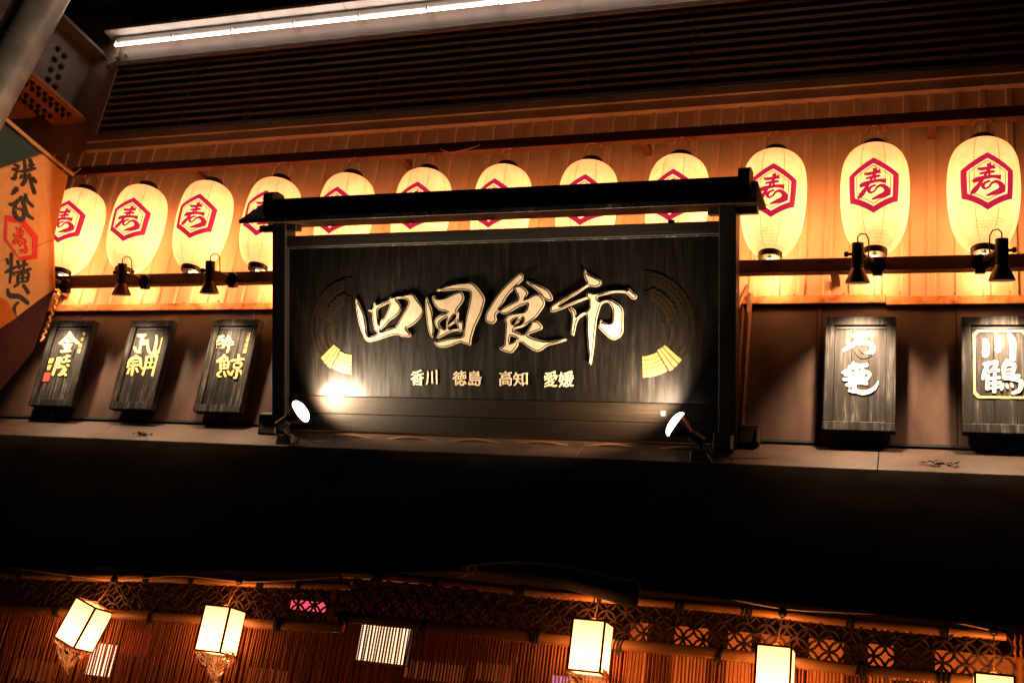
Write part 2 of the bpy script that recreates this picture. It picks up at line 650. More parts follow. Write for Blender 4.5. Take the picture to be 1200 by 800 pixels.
def strokes_mesh(strokes, F, to_uv, w0, w1, mb=None, wscale=1.0):
    """strokes in traced units (x, y, width); outlines are made there, then mapped onto the surface"""
    mb = mb or MB()
    for i, st in enumerate(strokes):
        poly = [to_uv(p[0], p[1]) for p in stroke_poly([(x, y, w * wscale) for x, y, w in st])]
        if area2(poly) < 0:
            poly = poly[::-1]
        mb.prism([poly], F, w0, w1 + i * .00025)
    return mb


FONT_CACHE = {}


def glyphs(txt, bold=.0):
    """outline of a short text as 2D triangles, filling its own bounding box 0..1"""
    key = (txt, bold)
    if key in FONT_CACHE:
        return FONT_CACHE[key]
    cu = bpy.data.curves.new('text', 'FONT')
    cu.body = txt
    cu.size = 1
    cu.resolution_u = 3
    cu.fill_mode = 'FRONT'
    ob = bpy.data.objects.new('text', cu)
    COL.objects.link(ob)
    dg = bpy.context.evaluated_depsgraph_get()
    me = bpy.data.meshes.new_from_object(ob.evaluated_get(dg))
    v = np.array([q.co[:2] for q in me.vertices]) if len(me.vertices) else np.zeros((1, 2))
    f = [tuple(p.vertices) for p in me.polygons]
    bpy.data.objects.remove(ob)
    bpy.data.curves.remove(cu)
    bpy.data.meshes.remove(me)
    if bold:
        cnt = {}
        for t in f:
            for i in range(len(t)):
                cnt[(t[i], t[(i + 1) % len(t)])] = 1
        nn_ = np.zeros_like(v)
        for a, b in cnt:
            if (b, a) not in cnt:
                e = v[b] - v[a]
                e = e / max(np.linalg.norm(e), 1e-9)
                nn_[a] += (e[1], -e[0])
                nn_[b] += (e[1], -e[0])
        L = np.linalg.norm(nn_, axis=1, keepdims=True)
        v = v + np.where(L > .3, nn_ / np.maximum(L, .3), 0) * bold
    lo, hi = v.min(0), v.max(0)
    v = (v - lo) / np.maximum(hi - lo, 1e-6)
    FONT_CACHE[key] = (v, f)
    return v, f


def glyph_mesh(mb, txt, F, u0, v0, u1, v1, w0, w1, bold=.02, skew=0.0, wob=0.0):
    v, f = glyphs(txt, bold)
    pts = []
    for x, y in v:
        xx = x + wob * math.sin(9 * y + 3 * x) * .5
        yy = y + wob * math.sin(7 * x + 2 * y) * .6 + skew * (x - .5)
        pts.append((u0 + (u1 - u0) * xx, v0 + (v1 - v0) * yy))
    n = len(pts)
    base = len(mb.v)
    mb.v += [tuple(F(p[0], p[1], w1)) for p in pts] + [tuple(F(p[0], p[1], w0)) for p in pts]
    edges = {}
    for t in f:
        mb.face([base + i for i in t])
        for i in range(len(t)):
            a, b = t[i], t[(i + 1) % len(t)]
            edges[(a, b)] = 1
    for a, b in edges:
        if (b, a) not in edges:
            mb.face([base + a, base + n + a, base + n + b, base + b])
    return mb


# ================================================================== SETTING
g = MB()
g.box((-400, -400, -3.67), (400, 400, -3.47))
tag(g.build('ground', M['asphalt']), 'dark asphalt street in front of the restaurant', 'ground', kind='structure')

XL, XR = -2.6, 8.4
shop = thing('shop_building', 'restaurant front with ribbed cream wall above a dark ledge', 'building', (3, 0, -3.47))

# ribbed siding sheets (the upper wall)
def siding_profile():
    out = []
    pitch = .125
    for k in range(6):
        x = k * pitch
        out += [(x, 0), (x + .082, 0), (x + .089, -.010), (x + .116, -.010), (x + .1235, 0)]
    out.append((6 * pitch + .006, 0))
    return out


def siding(z0, z1, name):
    mb = MB()
    pr = siding_profile()
    n = len(pr)
    for z in (z0, z1):
        mb.v += [(x, y, z) for x, y in pr]
    for i in range(n - 1):
        mb.face((i, i + 1, n + i + 1, n + i))
    # back skin so that the sheet has thickness
    b = len(mb.v)
    for z in (z0, z1):
        mb.v += [(x, y + .0012, z) for x, y in pr]
    for i in range(n - 1):
        mb.face((b + i, b + n + i, b + n + i + 1, b + i + 1))
    return mb.build(name, M['siding'], shop)


first = siding(.57, 1.80, 'siding_sheet')
first.location = (-2.6, 0, 0)
k = 1
x = -2.6 + .75
while x < XR:
    share('siding_sheet', first, shop, (x, -.0006 * (k % 2), 0))
    x += .75
    k += 1
# a wall body behind everything on the upper storey
b = MB()
b.box((XL, .012, -.2), (XR, .30, 3.6))
b.build('wall_core', M['void'], shop)
b = MB()
b.box((XL, -.004, 1.80), (-.32, .011, 3.2))
b.build('corner_wall', M['siding'], shop)

# screws in the siding
sc = MB()
sc.lathe([(.006, 0), (.006, .004), (.0025, .006)], 8, lambda x, y, z: (x, -z, y))
s0 = sc.build('screw', M['flashing'], shop)
s0.location = (-2.4, -.001, .625)
sx = -2.4
while sx < 6.6:
    sx += .25
    share('screw', s0, shop, (sx + random.uniform(-.012, .012), -.001, .625 + random.uniform(-.006, .006)))
for zz in (1.12, 1.66):
    sx = -1.0
    while sx < 6.6:
        sx += .5
        share('screw', s0, shop, (sx, -.001, zz))

# lower wall panels under the flashing
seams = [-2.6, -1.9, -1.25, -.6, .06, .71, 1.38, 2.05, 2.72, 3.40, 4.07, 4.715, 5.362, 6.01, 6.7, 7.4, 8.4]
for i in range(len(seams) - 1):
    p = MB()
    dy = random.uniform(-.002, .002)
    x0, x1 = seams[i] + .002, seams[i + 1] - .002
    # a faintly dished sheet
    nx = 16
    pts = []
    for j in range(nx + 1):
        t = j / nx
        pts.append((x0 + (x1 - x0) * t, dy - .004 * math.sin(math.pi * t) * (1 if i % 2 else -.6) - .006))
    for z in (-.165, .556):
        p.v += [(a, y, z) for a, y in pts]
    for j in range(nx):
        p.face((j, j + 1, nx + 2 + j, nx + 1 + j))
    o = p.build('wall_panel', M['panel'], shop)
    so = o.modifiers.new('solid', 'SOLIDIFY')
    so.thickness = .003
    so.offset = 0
for sx in (4.715, 1.38, .06):
    p = MB()
    p.box((sx + .001, -.014, -.160), (sx + .016, -.0045, .552))
    p.build('cover_strip', M['panel'], shop)

# rusty flashing, two joined lengths
for x0, x1, dz, dy in ((XL, 1.9, 0, 0), (1.9, 5.04, .004, -.002), (5.04, XR, -.006, 0)):
    p = MB()
    p.hexa([(x0, -.030 + dy, .556 + dz), (x1 - .001, -.030 + dy, .556 + dz), (x1 - .001, -.012, .556 + dz), (x0, -.012, .556 + dz),
            (x0, -.022 + dy, .606 + dz), (x1 - .001, -.022 + dy, .606 + dz), (x1 - .001, -.013, .606 + dz), (x0, -.013, .606 + dz)])
    bevel(p.build('flashing', M['flashing'], shop), .004)

# sloping ledge sheets at the foot of the wall
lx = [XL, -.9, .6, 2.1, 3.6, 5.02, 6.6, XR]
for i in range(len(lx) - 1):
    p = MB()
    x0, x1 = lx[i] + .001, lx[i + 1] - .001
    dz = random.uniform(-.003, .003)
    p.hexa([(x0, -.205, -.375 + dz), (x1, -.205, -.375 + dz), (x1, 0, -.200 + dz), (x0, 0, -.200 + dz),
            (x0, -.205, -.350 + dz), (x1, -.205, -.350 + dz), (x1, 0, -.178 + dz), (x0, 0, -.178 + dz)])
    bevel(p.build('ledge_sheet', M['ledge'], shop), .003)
p = MB()
p.box((XL, -.014, -.172), (XR, -.0045, -.160))
p.build('base_gap', M['void'], shop)
# header panel, eave
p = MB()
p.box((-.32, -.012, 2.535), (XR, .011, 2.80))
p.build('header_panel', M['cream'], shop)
p = MB()
p.box((-1.8, -1.9, 3.02), (XR, .011, 3.12))
p.build('eave', M['void'], shop)
# interior room behind the curtain
p = MB()
p.box((-2.6, 2.6, -3.47), (8.4, 2.7, -.4))
p.build('back_wall', M['room'], shop)
p = MB()
p.box((-2.6, -.2, -.72), (8.4, 2.59, -.62))
p.build('room_ceiling', M['tie'], shop)
for x0 in (-2.7, 8.41):
    p = MB()
    p.box((x0, -.2, -3.47), (x0 + .09, 2.7, -.4))
    p.build('side_wall', M['room'], shop)
p = MB()
p.box((-2.6, -.19, -.73), (8.4, -.10, -.376))
p.build('lintel', M['tie'], shop)

# ------------------------------------------------------------------ louvre vent
louv = thing('louvre_vent', 'long brown louvred vent across the top of the wall', 'vent', (2.5, -.03, 1.8))
p = MB()
p.box((-.235, .0115, 1.90), (XR, .0118, 2.50))
p.build('vent_back', M['rail'], louv)
for lo, hi in (((-.315, -.055, 1.850), (XR, .010, 1.905)), ((-.315, -.040, 1.790), (XR, .010, 1.847)), ((-.315, -.055, 2.495), (XR, .010, 2.532)), ((-.315, -.054, 1.906), (-.240, .010, 2.494))):
    p = MB()
    p.box(lo, hi)
    bevel(p.build('frame_rail', M['louvre'], louv), .003)
bays = [-.238, 1.40, 2.478, 3.955, 5.43, 6.9, 8.39]
for i in range(len(bays) - 1):
    sl = None
    for j in range(10):
        z = 1.912 + j * .0592
        if sl is None:
            p = MB()
            x0, x1 = bays[i] + .003, bays[i + 1] - .003
            p.hexa([(x0, -.048, 0), (x1, -.048, 0), (x1, .006, .030), (x0, .006, .030), (x0, -.048, .023), (x1, -.048, .023), (x1, .006, .034), (x0, .006, .034)])
            sl = p.build('slat', M['louvre'], louv)
            sl.location = (0, 0, z)
        else:
            share('slat', sl, louv, (0, random.uniform(-.001, .001), z + random.uniform(-.0015, .0015)))
for xm, w in ((.40, .03), (.935, .07), (1.9, .03), (2.48, .07), (3.32, .03), (3.955, .08), (4.69, .03), (5.43, .08), (6.9, .08)):
    p = MB()
    p.box((xm - w / 2, .0085, 1.905), (xm + w / 2, .0112, 2.495))
    p.build('mullion', M['louvre'], louv)

# ------------------------------------------------------------------ fluorescent strip
strip = thing('strip_light', 'row of lit fluorescent tubes under the eave above the vent', 'light', (2.5, -.04, 2.7))
p = MB()
p.box((-.34, -.055, 2.700), (5.4, -.013, 2.745))
bevel(p.build('batten', M['white_metal'], strip), .004)
for i in range(9):
    p = MB()
    x0 = -.42 + i * .66
    p.hexa([(x0, -.115, 2.772), (x0 + .655, -.115, 2.772), (x0 + .655, -.013, 2.765), (x0, -.013, 2.765), (x0, -.115, 2.80), (x0 + .655, -.115, 2.80), (x0 + .655, -.013, 2.80), (x0, -.013, 2.80)])
    bevel(p.build('reflector', M['white_metal'], strip), .003)
p = MB()
p.lathe([(.011, 0), (.011, .475)], 12, lambda x, y, z: (z * 1.03, x, y))
t0 = p.build('tube', M['tube'], strip, True)
t0.location = (-.31, -.062, 2.672)
e = MB()
e.box((-.005, -.013, -.012), (.005, .012, .034))
e0 = e.build('tube_socket', M['white_metal'], strip)
e0.location = (-.322, -.062, 2.672)
for i in range(1, 11):
    share('tube', t0, strip, (-.31 + i * .5, -.062, 2.672 + random.uniform(-.002, .002)))
    share('tube_socket', e0, strip, (-.322 + i * .5, -.062, 2.672))

# ------------------------------------------------------------------ rails
def rail(name, label, x0, x1, y, z0, z1, d):
    p = MB()
    p.box((x0, y - d / 2, z0), (x1, y + d / 2, z1))
    return p


up = thing('lantern_rail', 'brown steel rail the paper lanterns hang from', 'rail', (3, -.2, 1.5))
p = rail('', '', -.17, 7.4, -.2, 1.470, 1.535, .05)
bevel(p.build('bar', M['rail'], up), .004)
for xb in (.75, 2.25, 3.75, 5.25, 6.75):
    p = MB()
    p.box((xb - .02, -.174, 1.50), (xb + .02, -.011, 1.532))
    p.build('bracket', M['rail'], up)
lo = thing('spotlight_rail', 'brown steel rail behind the lantern bottoms that carries small spotlights', 'rail', (3, -.2, .65))
p = rail('', '', -.2, 7.4, -.2, .646, .717, .05)
bevel(p.build('bar', M['rail'], lo), .004)
for xb in (-.1, 1.8, 3.3, 4.8, 6.3):
    p = MB()
    p.box((xb - .02, -.174, .66), (xb + .02, -.011, .70))
    p.build('bracket', M['rail'], lo)

# ------------------------------------------------------------------ paper lanterns
PROF = [(.058, -.040), (.098, -.056), (.128, -.082), (.146, -.115), (.157, -.155), (.163, -.205), (.1655, -.265), (.1645, -.33), (.160, -.395), (.151, -.46), (.136, -.52), (.113, -.570), (.085, -.603), (.056, -.618)]


def prof_r(z):
    for (r0, z0), (r1, z1) in zip(PROF, PROF[1:]):
        if z0 >= z >= z1:
            return r0 + (r1 - r0) * (z0 - z) / (z0 - z1)
    return .06


def smooth_prof():
    q = catmull([(r, z) for r, z in PROF], False, 6)
    return q


SP = smooth_prof()
SPZ = np.array([p[1] for p in SP])[::-1]
SPR = np.array([p[0] for p in SP])[::-1]


def rz(z):
    return float(np.interp(z, SPZ, SPR))


def lantern_surface(u, v, lift):
    """apparent front coordinate u (m right), v height below the lantern top; turned to face -y"""
    r = rz(v) + lift
    a = math.asin(max(-.97, min(.97, u / .166)))
    return (r * math.sin(a), -r * math.cos(a), v)


KOTO = [[(210, 396, 16), (245, 404, 24), (300, 398, 24), (352, 384, 30)],
        [(298, 358, 26), (306, 385, 26), (292, 425, 18), (262, 470, 16), (222, 530, 26), (185, 570, 34), (152, 594, 14)],
        [(226, 444, 14), (270, 438, 20), (332, 428, 20), (345, 420, 14)],
        [(172, 500, 20), (205, 490, 34), (270, 478, 26), (340, 468, 24), (398, 470, 36)],
        [(312, 505, 16), (270, 520, 18), (252, 548, 22), (270, 566, 16), (302, 552, 14), (325, 522, 16), (365, 510, 26), (405, 536, 38), (398, 572, 40), (345, 598, 30), (276, 622, 10)],
        [(300, 395, 14), (300, 440, 14), (312, 480, 14)]]
EMB_S, EMB_SV = .000569, .000690


def emb_uv(x, y):
    return (x - 292) * EMB_S * .95, -.340 - (y - 493) * EMB_SV * .95


def lantern_emblem(lift):
    red, line = MB(), MB()

    def ring(mb, R0, R1, squash=1.0):
        """hexagon ring with pointed top, subdivided so that it follows the paper"""
        def hexpt(R, k, t):
            a0, a1 = math.radians(90 + 60 * k), math.radians(90 + 60 * (k + 1))
            p0, p1 = (math.cos(a0) * R, math.sin(a0) * R), (math.cos(a1) * R, math.sin(a1) * R)
            return (p0[0] + (p1[0] - p0[0]) * t, p0[1] + (p1[1] - p0[1]) * t)
        ns = 8
        ids = []
        for R in (R0, (R0 + R1) / 2, R1):
            row = []
            for k in range(6):
                for j in range(ns):
                    x, y = hexpt(R, k, j / ns)
                    u, v = x * 233 * EMB_S, -.340 + y * 219 * EMB_SV
                    row.append(len(mb.v))
                    mb.v.append(lantern_surface(u, v, lift))
            ids.append(row)
        m = len(ids[0])
        for a, bb in zip(ids, ids[1:]):
            for i in range(m):
                j = (i + 1) % m
                mb.face((a[i], a[j], bb[j], bb[i]))

    ring(red, 1.0, .77)
    ring(line, .70, .665)
    for st in KOTO:
        pts = [(*emb_uv(x, y), w * EMB_S * 1.38) for x, y, w in st]
        L, Rr, q = ribbon(pts, 6)
        b = len(red.v)
        for p_, r_ in zip(L, Rr):
            c = (p_ + r_) / 2
            for w_ in (p_, c, r_):
                red.v.append(lantern_surface(w_[0], w_[1], lift))
            lift += .00002
        for i in range(len(L) - 1):
            for jj in range(2):
                a = b + i * 3 + jj
                red.face((a, a + 1, a + 4, a + 3))
        lift += .0003
    return red, line


lan = thing('paper_lantern', '', 'lantern', (0, 0, 0), 'glowing paper lanterns hung in a row', local=True)
body = MB()
rings = []
NR = 40
zz = np.linspace(-.041, -.616, NR * 3 + 1)
for i, z in enumerate(zz):
    bump = -.0016 if i % 3 == 0 else .0004
    rings.append((rz(z) + bump, z))
body.lathe(rings, 44, cap0=False, cap1=False)
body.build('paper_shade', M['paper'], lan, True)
r_, l_ = lantern_emblem(.0022)
r_.build('emblem', M['emblem'], lan)
l_.build('emblem_line', M['emblem_line'], lan)
c = MB()
c.lathe([(.054, -.046), (.052, -.030), (.056, -.029), (.0575, -.024), (.0575, -.008), (.052, -.002), (.03, .0)], 28)
c.build('top_cap', M['black_metal'], lan, True)
c = MB()
c.lathe([(.03, -.646), (.056, -.648), (.061, -.640), (.062, -.618), (.055, -.610)], 28, cap0=True, cap1=False)
bc = c.build('bottom_cap', M['black_metal'], lan, True)
c = MB()
c.lathe([(.014, 0), (.012, -.004), (.004, -.006)], 12, lambda x, y, z: (x, y, z - .6475))
c.build('bulb_glow', M['hole'], bc, True)
c = MB()
c.tube([(.052 * math.cos(t), 0, -.004 + .090 * math.sin(t)) for t in np.linspace(0, math.pi, 13)], .0018, 6)
c.tube([(0, 0, .084), (.002, .002, .13), (-.002, 0, .165)], .0022, 6)
c.build('hanger_wire', M['cable'], lan, True)
c = MB()
c.tube([(-.055, .01, .078), (-.03, -.012, .098), (0, -.02, .094), (.03, -.012, .1), (.06, .012, .076)], [.003, .005, .006, .005, .003], 6)
c.build('wire_tie', M['tie_orange'], lan, True)
c = MB()
c.tube([(0, -.03, -.648), (.003, -.038, -.675), (.002, -.036, -.705), (.006, -.03, -.722)], .0025, 6)
c.build('pull_hook', M['black_metal'], lan, True)
# point light added behind each bottom cap, standing in for light leaking out
LAN_YAW = [15, 20, 18, 13, 5, 10, 1, 9, 1, 5, 0, 4]
LAN_LABEL = ['leftmost paper lantern, half hidden behind the orange banner',
             'whole paper lantern second from the left, above a small spotlight',
             'whole paper lantern third from the left, between two small spotlights',
             'paper lantern cut by the left end of the signboard roof',
             'first lantern from the left of five rising behind the signboard roof',
             'second lantern from the left among those rising behind the signboard roof',
             'middle lantern of the five rising behind the signboard roof',
             'second lantern from the right among the five rising behind the signboard roof',
             'rightmost of the five lanterns rising behind the signboard roof',
             'paper lantern overlapped by the right roof tip of the signboard',
             'paper lantern second from the right, over the first right plaque',
             'largest paper lantern at the far right end of the row']
for i in range(12):
    o = lan if i == 0 else copy_tree(lan)
    o.location = (-.0156 + .5 * i + random.uniform(-.004, .004), -.2, 1.379 + random.uniform(-.004, .004))
    o.rotation_euler = (math.radians(random.uniform(-.6, .6)), math.radians(random.uniform(-.8, .8)), math.radians(LAN_YAW[i]))
    o['label'] = LAN_LABEL[i]
    ld = bpy.data.lights.new('lantern_leak', 'POINT')
    ld.energy = 5.0
    ld.color = (1, .42, .14)
    ld.shadow_soft_size = .03
    lo_ = bpy.data.objects.new('lantern_leak', ld)
    COL.objects.link(lo_)
    lo_.location = (o.location.x, -.125, .715)
lan_names = None

# ------------------------------------------------------------------ small spotlights on the lower rail
spot = thing('spotlight', '', 'spotlight', (0, 0, 0), 'small spotlights clamped on the lower rail', local=True)
c = MB()
c.lathe([(.020, .070), (.0235, .068), (.0235, -.030), (.021, -.034)], 20)
hb = c.build('housing', M['black_metal'], spot, True)
c = MB()
c.lathe([(.022, -.028), (.026, -.036), (.046, -.082), (.0475, -.090), (.0455, -.090), (.043, -.082), (.02, -.040)], 24, cap0=False, cap1=False)
c.build('shade', M['brown_metal'], spot, True)
c = MB()
c.lathe([(.040, -.072), (.03, -.078), (.01, -.080)], 20)
c.build('lens', M['lens'], spot, True)
c = MB()
c.tube([(0, 0, .07), (.0, .0, .092), (.012, .008, .106), (.030, .014, .104), (.040, .018, .085), (.042, .02, .05), (.040, .024, .02)], .003, 8)
c.build('cable_loop', M['black_metal'], spot, True)
c = MB()
c.lathe([(.006, 0), (.006, .012), (.011, .013), (.011, .026), (.008, .028)], 12, lambda x, y, z: (-.023 - z, x, y + .025))
c.build('knob', M['black_metal'], spot, True)
c = MB()
c.tube([(.02, .0, .015), (.04, .035, .012), (.055, .075, .0)], .010, 10)
c.build('arm', M['brown_metal'], spot, True)
c = MB()
c.lathe([(.022, -.018), (.034, -.012), (.034, .012), (.022, .018)], 20, lambda x, y, z: (.07 + x, .085 + z, y - .012))
c.box((.052, .075, -.052), (.09, .105, -.03))
c.build('clamp', M['black_metal'], spot, True)
# (head position, label, mirrored)
SPOTS = [((143, 325), 'small black spotlight between the first two left plaques, under the second lantern', 0),
         ((246, 322.5), 'small black spotlight between the second and third left plaques, under the third lantern', 0),
         ((1005, 305), 'small black spotlight above the first right plaque, under the second lantern from the right', 0),
         ((1174, 301), 'rightmost small black spotlight, above the framed plaque at the right edge', 1),
         ((50, 330), 'small black spotlight mostly hidden behind the orange banner, above the leftmost plaque', 0)]
SY_SPOT = -.335


def aim(o, d):
    o.rotation_euler = Vector(d).to_track_quat('-Z', 'Y').to_euler()


def spot_lamp(loc, target, energy, ang, blend, color, size=.035):
    ld = bpy.data.lights.new('spot_beam', 'SPOT')
    ld.energy = energy
    ld.spot_size = math.radians(ang)
    ld.spot_blend = blend
    ld.color = color
    ld.shadow_soft_size = size
    o = bpy.data.objects.new('spot_beam', ld)
    COL.objects.link(o)
    o.location = loc
    aim(o, Vector(target) - Vector(loc))
    return o


SPOT_TILT = math.radians(20)
BEAMS = [((.70, -.07, .05), 76, 84), ((1.33, -.07, .05), 80, 84), ((4.925, -.07, .12), 185, 84), ((5.56, -.07, .10), 140, 84), ((.10, -.07, .05), 80, 84)]
for i, ((sx_, sy_), lab, mir) in enumerate(SPOTS):
    o = spot if i == 0 else copy_tree(spot)
    P = px_y(sx_, sy_, SY_SPOT)
    o.location = tuple(P)
    o['label'] = lab
    o.rotation_euler = (SPOT_TILT, 0, 0)
    o.scale = (1.22, 1.22, 1.22)
    if mir:
        o.scale = (-1.22, 1.22, 1.22)
    tgt, en, ang = BEAMS[i]
    spot_lamp((P[0], P[1] + .043, P[2] - .119), tgt, en, ang, .9, (1, .66, .39))

# ------------------------------------------------------------------ wall plaques
def plaque(x0, x1, z0, z1, label, draw):
    t = thing('name_plaque', label, 'plaque', ((x0 + x1) / 2, -.05, z0), 'black wooden name plaques on the lower wall')
    cx = (x0 + x1) / 2
    w, h = x1 - x0, z1 - z0
    lean = math.radians(1.5)
    F = frame((x0, -.058, z0), (1, 0, 0), (0, math.sin(lean) * -1, math.cos(lean)), (0, -math.cos(lean), -math.sin(lean)))
    fw = .045
    for lo_, hi_ in (((0, 0, -.035), (w, fw, .022)), ((0, h - fw, -.035), (w, h, .022)), ((0, fw + .0005, -.035), (fw, h - fw - .0005, .0205)), ((w - fw, fw + .0005, -.035), (w, h - fw - .0005, .0205))):
        p = MB()
        p.fbox(F, lo_, hi_)
        bevel(p.build('frame_rail', M['plaque'], t), .003)
    p = MB()
    nb = 3
    for k in range(nb):
        a, bb = fw + (w - 2 * fw) * k / nb, fw + (w - 2 * fw) * (k + 1) / nb
        q = MB()
        q.fbox(F, (a + .0008, fw - .004, -.028), (bb - .0008, h - fw + .004, .006 + .0006 * (k % 2)))
        bevel(q.build('plank', M['plaque'], t), .0015)
    # dark slot under the top rail
    p = MB()
    p.fbox(F, (fw + .004, h - fw - .016, .004), (w - fw - .004, h - fw - .001, .0105))
    p.build('slot', M['groove'], t)
    for xs in (.06, w - .06):
        p = MB()
        p.fbox(F, (xs - .012, h * .5 - .1, -.037 + .001), (xs + .012, h * .5 + .1, -.0352))
        p.build('back_batten', M['black_metal'], t)
    draw(t, F, w, h)
    return t


def px_to_plaque(F0, w, h, corners):
    """bilinear map from traced pixels (corners TL, TR, BL, BR) to plaque coordinates"""
    (tl, tr, bl, br) = [np.array(q, float) for q in corners]

    def f(x, y):
        p = np.array([x, y], float)
        s, t = .5, .5
        for _ in range(12):
            P = tl * (1 - s) * (1 - t) + tr * s * (1 - t) + bl * (1 - s) * t + br * s * t
            ds = (tr - tl) * (1 - t) + (br - bl) * t
            dt = (bl - tl) * (1 - s) + (br - tr) * s
            A = np.array([ds, dt]).T
            q = np.linalg.solve(A, p - P)
            s += q[0]
            t += q[1]
        return s * w, h * (1 - t)
    return f


PC1 = [(223, 60), (577, 55), (20, 760), (375, 775)]      # traced corners in the enlarged views
PC2 = [(232, 55), (577, 50), (20, 765), (380, 775)]
PC3 = [(242, 45), (590, 42), (40, 750), (405, 762)]
PC4 = [(70, 50), (508, 47), (48, 745), (508, 750)]
PC5 = [(88, 50), (600, 48), (92, 762), (600, 768)]
W0, W1 = .0067, .0095


def box_glyph(t, F, uv, txt, px, mat, name='character', bold=.03, w1=W1, skew=0.0, wob=0.06):
    """a character in the traced pixel box px = x0, y0, x1, y1 (own skewed axes)"""
    x0, y0, x1, y1 = px
    ym = (y0 + y1) / 2
    u0 = uv(x0, ym)[0]
    u1 = uv(x1, ym)[0]
    v1 = uv((x0 + x1) / 2, y0)[1]
    v0 = uv((x0 + x1) / 2, y1)[1]
    mb = MB()
    glyph_mesh(mb, txt, F, u0, v0, u1, v1, W0, w1, bold, skew, wob)
    return mb.build(name, mat, t)


def stroke_char(t, F, uv, strokes, mat, scale, name='character', w1=W1):
    mb = strokes_mesh(strokes, F, uv, W0, w1, wscale=.86)
    return mb.build(name, mat, t)


def draw1(t, F, w, h):
    uv = px_to_plaque(F, w, h, PC1)
    s = w / 354
    g_ = M['plaque_gold']
    stroke_char(t, F, uv, [[(362, 148, 12), (340, 195, 30), (272, 250, 22)], [(362, 150, 12), (385, 205, 34), (435, 250, 28)], [(320, 228, 18), (390, 226, 18)],
                           [(300, 262, 20), (378, 258, 20)], [(345, 205, 22), (335, 300, 24)], [(312, 272, 16), (325, 298, 18)], [(368, 268, 14), (352, 296, 16)], [(285, 316, 24), (366, 312, 24)]], g_, s)
    stroke_char(t, F, uv, [[(262, 368, 24), (240, 440, 26), (215, 512, 24)], [(262, 370, 20), (290, 375, 20), (268, 415, 16), (275, 440, 22), (250, 455, 12)],
                           [(310, 365, 16), (362, 355, 18)], [(338, 345, 18), (328, 400, 18)], [(296, 405, 18), (360, 395, 22)], [(300, 435, 16), (285, 448, 16)], [(338, 425, 16), (352, 440, 20)],
                           [(315, 440, 18), (295, 490, 18), (262, 512, 12)], [(300, 465, 16), (330, 462, 16), (305, 500, 18), (270, 516, 16)], [(292, 480, 14), (330, 515, 26)]], g_, s)
    for px in ((466, 155, 492, 183), (452, 200, 480, 232), (437, 247, 467, 285), (422, 293, 450, 330)):
        box_glyph(t, F, uv, {155: '琴', 200: '平', 247: '銘', 293: '酒'}[px[1]], px, M['plaque_gold'], 'small_character', .02)
    stroke_char(t, F, uv, [[(405, 290, 5), (380, 370, 5)]], M['gold_unlit'], s, 'small_character')
    for px in ((180, 370, 222, 415), (166, 425, 204, 470)):
        box_glyph(t, F, uv, {370: '謹', 425: '書'}[px[1]], px, M['gold_yellow'], 'small_character', .02)
    pts = [uv(x, y) for x, y in ((145, 492), (200, 492), (180, 565), (122, 562))]
    mb = MB()
    if area2(pts) < 0:
        pts = pts[::-1]
    mb.prism([pts], F, W0, W1)
    mb.build('red_seal', M['seal_red'], t)


def draw2(t, F, w, h):
    uv = px_to_plaque(F, w, h, PC2)
    s = w / 350
    g_ = M['plaque_gold']
    stroke_char(t, F, uv, [[(425, 170, 16), (425, 220, 26), (405, 312, 28)], [(352, 212, 20), (352, 270, 24), (372, 316, 28), (430, 312, 28), (460, 270, 24), (476, 195, 22)]], g_, s)
    stroke_char(t, F, uv, [[(338, 348, 20), (385, 345, 20), (432, 340, 22)], [(342, 350, 22), (330, 420, 22), (305, 495, 22)], [(428, 345, 24), (410, 420, 24), (385, 500, 24)],
                           [(295, 440, 18), (350, 436, 18), (420, 430, 18)], [(385, 365, 18), (365, 430, 16)], [(345, 395, 12), (395, 392, 12)]], g_, s)
    stroke_char(t, F, uv, [[(272, 175, 24), (305, 176, 30), (338, 168, 24)], [(305, 180, 26), (295, 240, 24), (280, 310, 26)], [(305, 245, 20), (325, 238, 26), (322, 205, 14)], [(240, 270, 20), (255, 305, 26), (290, 312, 22)]], g_, s)
    stroke_char(t, F, uv, [[(252, 335, 20), (250, 360, 22)], [(175, 430, 24), (200, 375, 26), (250, 355, 26), (285, 365, 26), (288, 425, 26)], [(210, 392, 14), (265, 384, 14)],
                           [(205, 420, 18), (275, 412, 18)], [(232, 410, 22), (212, 495, 24)], [(200, 440, 16), (176, 485, 18)], [(250, 438, 18), (262, 470, 20)]], g_, s)


